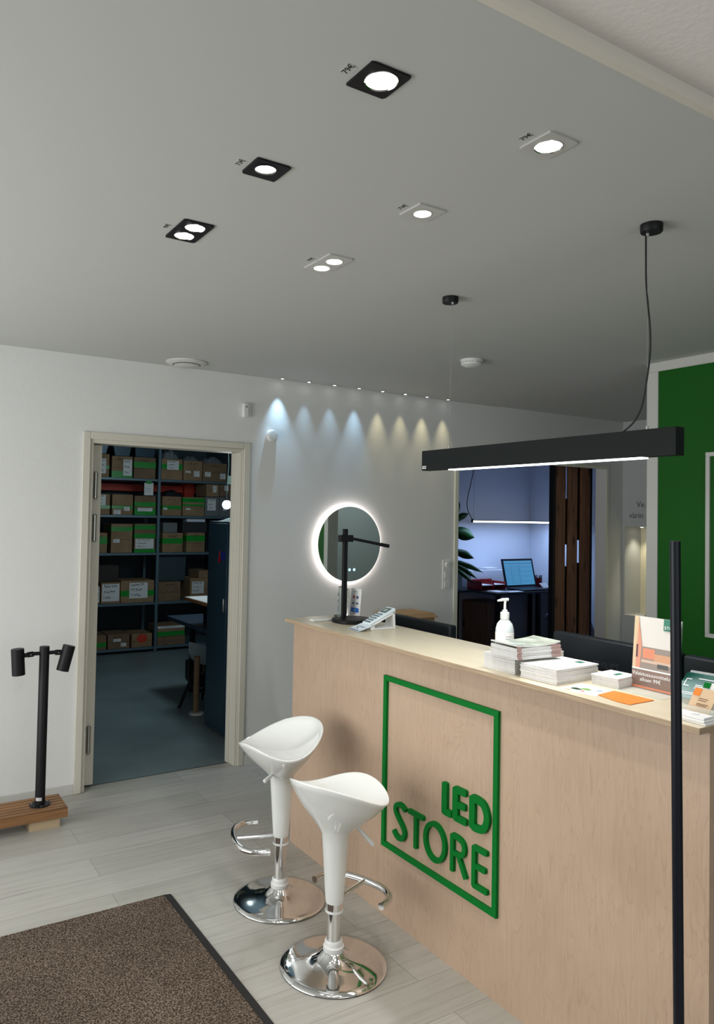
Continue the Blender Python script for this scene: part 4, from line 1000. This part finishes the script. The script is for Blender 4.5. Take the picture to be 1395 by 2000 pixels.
# second shelf
carton(2.18, 2.425, B, 1.841, 'cardboard box on the second storage shelf, cut by the doorway on the left', [(.28, .45)], (.35, .8, .45, .95))
carton(2.451, 2.692, B, 1.841, 'plain cardboard box with one green band, second shelf, beside the green wrapped one', [(.30, .45)], [(.08, .42, .02, .25), (.58, .85, .2, .4)], marks=False)
carton(2.714, 2.968, B, 1.831, 'cardboard box mostly wrapped in green tape, second shelf left of the middle post', [(.0, .33), (.45, .68)], (.15, .85, .2, .38), marks=False)
carton(3.052, 3.288, B, 1.834, 'cardboard box with one green band, second shelf right of the middle post', [(.34, .52)], (.05, .25, .3, .42))
carton(3.307, 3.587, B, 1.833, 'cardboard box with green tape along its top, second storage shelf', [(.52, .62), (.72, .95)], (.15, .35, .32, .42))
carton(3.598, 3.783, B, 1.842, 'grey box with a white handwritten sheet, second shelf at the right', (), (.15, .75, .3, .9), m_=mat('grey_box_card', s2l(112, 116, 118), .7), marks=False)
carton(3.79, 3.945, B, 1.845, 'grey box behind the hanging bulb, second shelf far right', (), (.3, .6, .3, .7), m_=MATS['grey_box_card'], marks=False)
carton(3.611, 3.778, 1.8455, 2.0, 'small tan box stacked on the grey sheeted box, second shelf', (), (.5, .8, .35, .9), marks=False)
carton(3.788, 3.945, 1.8485, 2.0, 'small tan box stacked at the far right of the second shelf', (), (.4, .75, .5, .95), marks=False)
bm_ = thing('pallet_rack_beam', 'red orange steel rack beam seen behind the second shelf', 'beam', (3.2, 9.3, 1.8))
MB().box(2.0, 3.94, 9.28, 9.33, 1.90, 1.99).build('beam', REDS, bm_, bevel=.003); MB().box(3.55, 3.68, 9.22, 9.36, 1.62, 2.1).build('post', REDS, bm_, bevel=.003)
nt_ = thing('hanging_note', 'pale blue note with green top hanging from the top shelf', 'note', (2.87, SY, 1.93))
MB().box(2.815, 2.925, SY-.018, SY-.015, 1.840, 1.985).build('paper', PAPER, nt_); MB().box(2.835, 2.905, SY-.020, SY-.014, 1.975, 2.007).build('green_clip', TAPEG, nt_)
q = MB(); scribble(q, (2.82, SY-.0186, 1.87), (.1, 0, 0), (0, 0, .06), 2, .0004, 5, .14); q.build('handwriting', BLUEP, nt_)
crumple(3.10, 3.36, SY+.1, 1.8365, .10, 12, 'dark crumpled bag on the boxes of the second shelf', mat('dark_plastic_film', (.03, .03, .035), .25, bump=.6, bscale=20))
# third shelf
carton(2.20, 2.405, Cc, 1.395, 'cardboard box on the third storage shelf, cut by the doorway on the left', [(.45, .8)])
carton(2.449, 2.697, Cc, 1.499, 'tall cardboard box with a tiny label and green top, third shelf', [(.75, .9)], (.1, .4, .35, .48), marks=False)
carton(2.722, 2.975, Cc, 1.504, 'tall box with green tape and big white label, third shelf left of middle post', [(.0, .12), (.50, .66), (.8, .95)], (.05, .92, .14, .48), marks=False)
carton(3.064, 3.316, Cc, 1.398, 'cardboard box with green band, third shelf right of the middle post', [(.45, .72)])
carton(3.365, 3.603, Cc, 1.402, 'cardboard box with dark handwriting under a green band, third shelf by the cabinet', [(.55, .85)])
wt = tag(MB().box(3.38, 3.62, SY+.05, SY+.2, 1.5315, 1.570).build('fluorescent_box', mat('cool_white_box', (.75, .8, .95), .5), bevel=.004), 'long white flat box under the second storage shelf', 'box')
wt.location = (0, 0, -.0); 
MB_ = MB().box(3.32, 3.64, SY+.04, SY+.3, 1.4045, 1.531).build('storage_bin', mat('dark_carton', s2l(40, 42, 46), .7), bevel=.003); tag(MB_, 'dark box on the third shelf carrying the long white flat box', 'box')
o = MB().box(3.08, 3.26, SY+.05, SY+.3, 1.4005, 1.52).build('storage_bin', MATS['grey_box_card'], bevel=.004); tag(o, 'blue grey bin on the green banded box of the third shelf', 'bin')
# fourth shelf
carton(2.19, 2.338, Dd, .79, 'cardboard box at the left of the fourth storage shelf, cut by the doorway', (), (.75, .98, .1, .95), marks=False)
carton(2.352, 2.572, Dd, .825, 'cardboard box with a large white sheet, fourth shelf second from the doorway edge', (), (.05, .95, .12, .93), marks=False)
carton(2.580, 2.975, Dd, .84, 'wide cardboard box with a green band and a centred white sheet, fourth shelf', [(.3, .55)], (.25, .8, .2, .9), marks=False)
carton(3.029, 3.304, Dd, .812, 'cardboard box with dark handwriting, fourth shelf right of the middle post')
carton(3.428, 3.664, Dd, .846, 'cardboard box with a white sheet, fourth shelf behind the workbench', (), (.1, .75, .3, .85), marks=False)
carton(3.538, 3.70, .8475, .937, 'small cardboard box on top of the sheeted box behind the workbench')
o = bin_(3.0+.02, 3.40, .815, 1.12, 'large dark grey plastic panel crate on the fourth shelf', y0=SY+.1, m_=mat('dark_slate_plastic', s2l(50, 66, 74), .5), lean=.01)
o = bin_(2.05, 2.56, .828, 1.02, 'dark brown long carton behind the sheeted boxes, fourth shelf', y0=SY+.06, m_=mat('very_dark_carton', s2l(52, 46, 42), .8), lean=.0)
# bottom
carton(2.19, 2.426, Ee, .225, 'cardboard box with green tape on the bottom shelf, at the doorway edge', [(.2, .5)], marks=False)
carton(2.445, 2.696, Ee, .225, 'dark cardboard box with small white stickers on the bottom shelf', (), [(.25, .6, .5, .7), (.6, .85, .15, .4)], m_=CARD2)
t_ = carton(2.721, 2.965, Ee, .215, 'cardboard box with an orange red splash mark on the bottom shelf', marks=False)
MB().prism([(2.845+.055*math.cos(2*PI*k/18)*(1+.3*(k % 2)), .16+.045*math.sin(2*PI*k/18)*(1+.3*(k % 2))) for k in range(18)], .0008, 'xz', SY+.0098).build('splash_mark', REDS, t_)
carton(3.031, 3.380, Ee, .16, 'low brown cardboard box at the bottom right of the middle post', marks=False, m_=CARD2)
carton(3.031, 3.370, .1615, .288, 'cardboard box with green band and white lid, bottom stack right of middle post', [(.05, .45)], (.0, 1.0, .78, 1.0))
# tall metal cabinet
cbn = thing('metal_cabinet', 'tall dark blue metal cabinet just inside the storage doorway', 'cabinet', (2.55, 5.1, 0))
MB().box(2.300, 2.75, 4.70, 5.425, .02, 1.585).build('body', CABM, cbn, bevel=.004)
MB().box(2.292, 2.300, 4.712, 5.060, .06, 1.57).build('door', CABM, cbn, bevel=.002)
MB().box(2.292, 2.300, 5.066, 5.415, .06, 1.57).build('door', CABM, cbn, bevel=.002)
q = MB(); q.prism([(5.185, 1.28), (5.200, 1.28), (5.205, 1.365), (5.192, 1.365)], .001, 'yz', 2.2905); q.prism([(5.19+.022*math.cos(2*PI*k/14)*1.0+.01, 1.298+.022*math.sin(2*PI*k/14)) for k in range(14)], .001, 'yz', 2.2905); q.build('red_emblem', mat('red_emblem_paint', s2l(200, 20, 50), .5), cbn)
MB().box(2.2905, 2.2915, 5.10, 5.165, 1.30, 1.36).build('blue_emblem', mat('blue_emblem_paint', s2l(20, 30, 120), .5), cbn)
MB().box(2.278, 2.292, 5.085, 5.10, .92, 1.02).build('handle', STEEL, cbn, bevel=.003)
crumple(2.32, 2.60, 4.75, 1.586, .05, 21, 'grey crumpled papers lying on top of the metal cabinet', mat('grey_paper', s2l(130, 150, 150), .7), 'paper_pile', 'papers', dep=.6)
# hanging bulb
hb = thing('hanging_bulb', 'glowing round bulb hanging on a thin cord in the storage room', 'bulb lamp', (2.92, 6.5, 1.73))
MB().lathe([(0, 1.685)]+[(.042*math.sin(PI*k/12), 1.727-.042*math.cos(PI*k/12)) for k in range(1, 12)]+[(0, 1.769)], 2.926, 6.5, 24, cap=False).build('bulb', emis('bulb_glow', (.95, .98, 1), 8), hb)
CORDM = mat('grey_green_cord', s2l(70, 84, 78), .7)
MB().lathe([(.016, 1.765), (.018, 1.80), (.012, 1.83), (0, 1.835)], 2.926, 6.5, 16, cap=False).build('socket', BLACK, hb)
MB().box(2.93, 2.97, 6.49, 6.51, 1.92, 2.0).build('switch', CORDM, hb)
MB().tube([(2.926, 6.5, 1.83), (2.929, 6.5, 1.95), (2.938, 6.5, 2.1), (2.926, 6.5, 2.4), (2.926, 6.5, 2.9)], .0032, 8).build('cord', CORDM, hb)
point('bulb_light', (2.926, 6.42, 1.65), 4, (.9, .96, 1), .05)
ft_ = thing('fluorescent_light', 'bright strip light just showing under the storage door head', 'strip light', (2.87, 6.2, 2.3))
MB().box(2.80, 3.9, 6.05, 6.13, 2.262, 2.31).build('housing', WPLAST, ft_); MB().box(2.82, 3.88, 6.06, 6.12, 2.252, 2.262).build('tube', emis('tube_glow', (.9, .97, 1), 3), ft_)
for x in (2.95, 3.7): MB().tube([(x, 6.09, 2.31), (x, 6.09, 2.9)], .002, 6).build('suspension_wire', MATS['steel_wire'], ft_)
# workbench, frame, tube, chair
lt = thing('low_desk', 'dark blue low desk in the storage room behind the metal cabinet', 'desk', (2.9, 6.0, 0))
MB().box(2.41, 3.3, 5.46, 6.62, .665, .70).build('desktop', mat('blue_black_laminate', s2l(50, 66, 84), .4), lt, bevel=.003)
for x, y in ((2.46, 5.50), (3.2, 5.50), (2.62, 6.54), (3.2, 6.54)): MB().box(x, x+.04, y, y+.04, 0, .665).build('leg', BLACK, lt)
wbn = thing('raised_worktop', 'white raised worktop with brown edge standing on the low storage desk', 'worktop', (2.75, 5.8, .70))
MB().box(2.372, 3.1, 5.462, 6.078, .926, .930).build('white_sheet', PAPER, wbn); MB().box(2.366, 3.105, 5.458, 6.084, .90, .926).build('top', mat('orange_brown_wood', s2l(150, 100, 60), .5), wbn, bevel=.002)
for x, y in ((2.52, 5.50), (3.0, 5.50), (2.52, 6.0), (3.0, 6.0)): MB().box(x, x+.03, y, y+.03, .701, .90).build('leg', BLACK, wbn)
oc = thing('office_chair', 'black chair with pale grey back shell half hidden by the metal cabinet', 'chair', (2.62, 5.95, 0))
q = MB(); q.prism([(2.36, .57), (2.55, .52), (2.56, .42), (2.53, .36), (2.45, .38), (2.38, .43), (2.355, .50)], .012, 'xz', 5.93); q.build('back_shell', mat('pale_grey_shell', s2l(140, 158, 166), .3), oc, bevel=.004)
MB().prism([(2.38, .40), (2.60, .38), (2.60, .16), (2.44, .17), (2.38, .24)], .09, 'xz', 5.98).build('seat', BLACK2, oc, bevel=.01)
MB().tube([(2.45, 5.96, .52), (2.45, 5.97, .38)], .014, 12).build('back_bar', BLACK, oc)
MB().tube([(2.385, 5.99, .42), (2.375, 5.97, .30), (2.385, 5.95, .18)], .010, 10).build('armrest', BLACK, oc)
MB().tube([(2.42, 5.97, .30), (2.305, 5.99, .015)], .013, 10).build('leg', BLACK, oc); MB().tube([(2.44, 5.97, .14), (2.60, 5.95, .16)], .013, 10).build('crossbar', BLACK, oc); MB().tube([(2.50, 5.90, .25), (2.47, 5.60, .015)], .012, 10).build('leg', BLACK, oc)
MB().tube([(2.56, 6.05, .25), (2.60, 6.2, .015)], .012, 10).build('leg', BLACK, oc)
tb = thing('cardboard_tube', 'brown cardboard tube with cord wound around it, standing on a white foot', 'tube', (2.378, 5.80, 0))
MB().lathe([(.024, .018), (.0245, .47), (.019, .47), (.019, .45), (0, .45)], 2.378, 5.80, 28, cap=False).build('tube', CARD2, tb)
MB().lathe([(0, 0), (.06, 0), (.06, .014), (.02, .018), (0, .018)], 2.385, 5.80, 28, cap=False).build('foot', WPLAST, tb)
MB().tube([(2.378+.0265*math.cos(k*.5), 5.80+.0265*math.sin(k*.5), .35+.0022*k) for k in range(40)], .0022, 6).tube(spl([(2.40, 5.78, .42), (2.425, 5.78, .40), (2.43, 5.78, .34), (2.40, 5.78, .33)]), .002, 6).build('wound_cord', mat('tan_cord', s2l(130, 116, 90), .8), tb)
point('storage_fill_from_strip', (2.6, 6.09, 2.2), 28, (.74, .95, 1), .15)

# ------------------------------------------------------------------ office beyond the opening
ld = thing('linear_office_lamp', 'thin glowing white bar lamp hanging in the office', 'pendant lamp', (7.2, 7.0, 1.6))
MB().tube([(6.50, 7.0, 1.603), (7.95, 7.0, 1.603)], .011, 12).build('glow_tube', emis('office_tube_glow', (.9, .94, 1), 5), ld)
MB().box(6.49, 7.96, 6.992, 7.008, 1.612, 1.622).build('housing', STEEL, ld)
MB().lathe([(0, 1.59), (.014, 1.59), (.014, 1.63), (0, 1.63)], 6.485, 7.0, 14, cap=False).build('end_cap', BLACK, ld)
MB().tube(spl([(6.485, 7.0, 1.63), (6.41, 7.0, 1.74), (6.40, 7.0, 1.88), (6.46, 7.0, 2.1), (6.50, 7.0, 2.3), (6.50, 7.0, 2.7)]), .0045, 8).build('power_cable', RUBB, ld)
MB().tube([(6.51, 7.0, 1.62), (6.51, 7.0, 2.7)], .0015, 6).build('suspension_wire', MATS['steel_wire'], ld); MB().tube([(7.9, 7.0, 1.62), (7.9, 7.0, 2.7)], .0015, 6).build('suspension_wire', MATS['steel_wire'], ld)
area('office_lamp_light', (7.2, 7.0, 1.59), (0, 0, 0), 1.4, .03, 12, (.42, .60, 1))
area('office_lamp_uplight', (7.2, 7.0, 1.635), (R(180), 0, 0), 1.4, .03, .8, (.38, .54, 1))
od = thing('office_desk', 'dark desk in the office with a laptop on it', 'desk', (7.3, 7.0, 0))
MB().box(6.555, 8.02, 6.62, 7.46, .715, .742).box(6.22, 6.555, 7.08, 7.46, .715, .742).build('desktop', mat('black_laminate', (.02, .022, .03), .4), od, bevel=.002)
for x, y in ((6.60, 6.66), (7.30, 6.66), (7.95, 6.66), (6.60, 7.40), (7.95, 7.40)): MB().box(x, x+.045, y, y+.045, 0, .715).build('leg', BLACK, od)
lp = thing('laptop', 'open laptop with a blue spreadsheet screen on the office desk', 'laptop', (7.35, 6.9, .742))
MB().box(7.05, 7.57, 6.66, 6.96, .744, .762).build('keyboard_base', BLACK2, lp, bevel=.003)
O1 = Vector((7.03, 6.95, .768)); r1 = Vector((.56, .0, 0)); u1 = Vector((.01, .10, .355))
q = MB(); quad(q, O1, r1, u1, .012 if r1.cross(u1).y > 0 else -.012); q.build('lid', BLACK2, lp)
n1 = r1.cross(u1).normalized(); n1 = n1 if n1.y < 0 else -n1
q = MB(); quad(q, O1+r1*.05+u1*.07+n1*.001, r1*.9, u1*.86, .0006); q.build('screen', emis('blue_screen', (.07, .30, .58), .8, .03), lp)
q = MB()
for k in range(12): quad(q, O1+r1*.06+u1*(.12+.055*k)+n1*.002, r1*(.86 if k % 3 else .5), u1*.008, .0003)
quad(q, O1+r1*.05+u1*.82+n1*.002, r1*.9, u1*.02, .0003); quad(q, O1+r1*.50+u1*.1+n1*.002, r1*.008, u1*.7, .0003); quad(q, O1+r1*.25+u1*.1+n1*.002, r1*.006, u1*.7, .0003)
q.build('screen_lines', emis('screen_line_blue', (.03, .14, .32), .6, .03), lp)
nk = thing('notepad', 'white notepad leaning at the laptop corner', 'notepad', (7.5, 6.8, .742))
q = MB(); quad(q, (7.46, 6.72, .768), (.16, .03, 0), (-.03, .05, .055), .004); q.build('paper', PAPER, nk)
for nm, (x, y, z_), lb in (('letter_tray', (6.68, 7.04, .743), 'dark red letter tray on the office desk, left one'), ('letter_tray', (6.905, 7.06, .743), 'red letter tray beside the laptop, with white paper on top')):
    t = thing(nm, lb, 'letter tray', (x, y, z_), 'red trays on the office desk')
    q = MB(); q.box(x-.10, x+.11, y-.12, y+.14, z_, z_+.012); q.box(x-.10, x-.092, y-.12, y+.14, z_, z_+.12); q.box(x+.102, x+.11, y-.12, y+.14, z_, z_+.10); q.box(x-.10, x+.11, y+.132, y+.14, z_, z_+.12); q.box(x-.092, x+.102, y-.11, y+.13, z_+.055, z_+.062)
    q.build('tray', REDP, t, bevel=.002)
    MB().box(x-.08, x+.09, y-.13, y+.10, z_+.0625, z_+.070).build('papers', PAPER, t)
o = tag(MB().box(6.60, 6.78, 6.66, 6.86, .7425, .752).build('paper_sheets', PAPER), 'white sheets at the left front of the office desk', 'papers'); 
o = tag(MB().box(6.80, 7.03, 6.64, 6.76, .7425, .7475).build('paper_sheets', PAPER), 'white sheets in front of the laptop on the office desk', 'papers')
sfl = thing('white_shelf_box', 'white riser shelf with papers at the back left of the office desk', 'shelf', (6.95, 7.35, .742))
MB().box(6.70, 7.30, 7.24, 7.46, .743, .965).build('body', OW, sfl, bevel=.002)
MB().box(6.98, 7.20, 7.25, 7.42, .9655, .995).build('papers', PAPER, sfl)
rc = thing('red_cup', 'dark red pen cup at the right of the laptop', 'cup', (7.72, 7.05, .742))
MB().lathe([(0, .743), (.045, .743), (.055, .86), (.050, .86), (.042, .75), (0, .75)], 7.72, 7.05, 24, cap=False).build('cup', REDP, rc)
q = MB()
for k in range(6): a = k*1.05; q.tube([(7.72+.015*math.cos(a), 7.05+.015*math.sin(a), .76), (7.72+.05*math.cos(a), 7.05+.05*math.sin(a), .90)], .006, 6)
q.build('pens', BLACK2, rc)
wc = thing('wall_cable', 'dark cable hanging down the office wall beside the desk', 'cable', (8.0, 6.95, 1.0))
MB().tube(spl([(8.03, 7.0, 1.42), (8.03, 6.99, 1.25), (8.0, 6.98, 1.12), (8.02, 6.98, 1.0), (7.98, 7.0, .88), (7.90, 7.05, .76)]), .006, 8).build('cable', RUBB, wc)
MB().box(8.02, 8.04, 6.96, 7.02, 1.38, 1.48).build('plug', WPLAST, wc)
dc = thing('drawer_cabinet', 'brown wooden drawer pedestal under the office desk', 'drawers', (6.9, 7.0, 0))
MB().box(6.75, 7.15, 7.02, 7.44, .03, .58).build('body', DRAWW, dc, bevel=.003)
for k in range(3): 
    MB().box(6.765, 7.135, 7.005, 7.02, .05+.175*k, .05+.175*k+.165).build('drawer', DRAWW, dc, bevel=.002)
MB().box(6.738, 6.75, 7.03, 7.43, .04, .57).build('side_panel', DRAWW, dc, bevel=.002)
for z_ in (.0,): MB().box(6.77, 7.13, 7.04, 7.42, 0, .03).build('plinth', BLACK, dc)
och = thing('office_chair', 'dark swivel chair at the right of the office desk, beside the wooden slats', 'chair', (7.25, 6.2, 0))
MB().lathe([(0, .44), (.19, .44), (.21, .46), (.20, .50), (0, .51)], 7.22, 6.2, 36, cap=False).build('seat', mat('dark_blue_fabric', s2l(28, 36, 56), .8), och)
MB().tube([(7.22, 6.2, .08), (7.22, 6.2, .44)], .025, 14).build('gas_column', BLACK, och)
for k in range(5):
    a = 2*PI*k/5; MB().tube([(7.22, 6.2, .09), (7.22+.26*math.cos(a), 6.2+.26*math.sin(a), .05)], .018, 8).tube([(7.22+.26*math.cos(a), 6.2+.26*math.sin(a), .06), (7.22+.26*math.cos(a), 6.2+.26*math.sin(a), .0)], .022, 10).build('leg', BLACK, och)
MB().tube(spl([(7.22, 6.04, .46), (7.20, 5.98, .55), (7.22, 5.98, .68)]), .015, 10).box(7.06, 7.38, 5.95, 5.985, .58, .70).build('backrest', BLACK, och, bevel=.008)
# plant
pt = thing('potted_plant', 'large leaved green plant in a grey planter at the left side of the office', 'plant', (6.38, 7.2, .742))
MB().prism([(6.27, 7.13), (6.46, 7.13), (6.46, 7.32), (6.27, 7.32)], .26, 'xy', .7425).build('planter', mat('grey_planter', s2l(130, 146, 150), .6), pt, bevel=.008)
MB().tube(spl([(6.39, 7.22, .94), (6.33, 7.22, 1.2), (6.35, 7.22, 1.5), (6.31, 7.22, 1.75)]), .010, 8).build('stem', mat('brown_stem', s2l(80, 66, 50), .8), pt)
def leaf(b, t_, wd, droop):
    b = Vector(b); t_ = Vector(t_); ax = t_-b; sd = ax.cross(Vector((0, 1, .15))).normalized(); q = MB(); vs = []; n = 10
    for i in range(n+1):
        u = i/n; wv = wd*math.sin(PI*min(1, .08+.92*u)**.8)*(1-.15*math.sin(5*u)) if i < n else 0
        c_ = b+ax*u+Vector((0, 0, -droop*u*u)); nn_ = Vector((0, -1, 0))
        vs += [c_-sd*wv+nn_*.006*math.sin(3*u*PI), c_+nn_*.012, c_+sd*wv-nn_*.006*math.sin(3*u*PI)]
    fs = []
    for i in range(n):
        a = 3*i; fs += [(a, a+1, a+4, a+3), (a+1, a+2, a+5, a+4)]
    m0 = q.add(vs, fs).build('leaf', LEAF, pt, smooth=60)
    s_ = m0.modifiers.new('thick', 'SOLIDIFY'); s_.thickness = .003
for b_, t_, wd, dr in (((6.60, 7.1, 1.62), (6.78, 7.05, 1.70), .05, .0), ((6.60, 7.1, 1.48), (6.86, 7.02, 1.40), .085, .0), ((6.60, 7.1, 1.40), (6.40, 7.05, 1.45), .08, 0), ((6.62, 7.1, 1.22), (6.84, 7.0, 1.16), .055, .02),
                       ((6.62, 7.1, 1.10), (6.98, 6.98, .98), .035, .02), ((6.62, 7.1, 1.06), (6.84, 6.95, .92), .03, .03), ((6.60, 7.1, 1.66), (6.62, 7.05, 1.84), .05, 0), ((6.62, 7.1, 1.02), (6.74, 6.9, .84), .03, 0), ((6.6, 7.1, 1.55), (6.36, 7.05, 1.62), .07, 0), ((6.6, 7.1, 1.14), (6.40, 7.0, 1.06), .06, 0)):
    leaf((b_[0]-.26, b_[1]+.06, b_[2]), (t_[0]-.26, t_[1]+.06, t_[2]), wd*1.1, dr)
# wooden slat screen
ss = thing('slat_screen', 'screen of three dark stained vertical pine boards with black gaps in the office opening', 'screen', (5.6, 4.70, 0))
SYY = 4.685
for x0, x1 in ((5.352, 5.478), (5.520, 5.640), (5.690, 5.818)): MB().box(x0, x1, SYY, SYY+.022, .02, 2.25).build('board', SLATW, ss, bevel=.002)
MB().box(5.318, 5.350, SYY+.0, SYY+.05, 0, 2.27).build('edge_post', BLACK, ss); MB().box(5.82, 5.845, SYY, SYY+.05, 0, 2.27).build('edge_post', BLACK, ss)
MB().box(5.350, 5.82, SYY+.022, SYY+.05, 0, .08).build('rail', BLACK, ss); MB().box(5.350, 5.82, SYY+.022, SYY+.05, 2.20, 2.26).build('rail', BLACK, ss)
for (x0, x1, z0, z1) in ((5.470, 5.492, .02, 2.2), (5.492, 5.53, .08, 1.22), (5.492, 5.53, 1.42, 1.84), (5.630, 5.66, .02, 2.2), (5.66, 5.70, .08, 1.25), (5.66, 5.70, 1.46, 2.2)):
    MB().box(x0, x1, SYY+.024, SYY+.045, z0, z1).build('backing_strip', BLACK, ss)

for o in bpy.data.objects:
    if '_abs' in o: del o['_abs']
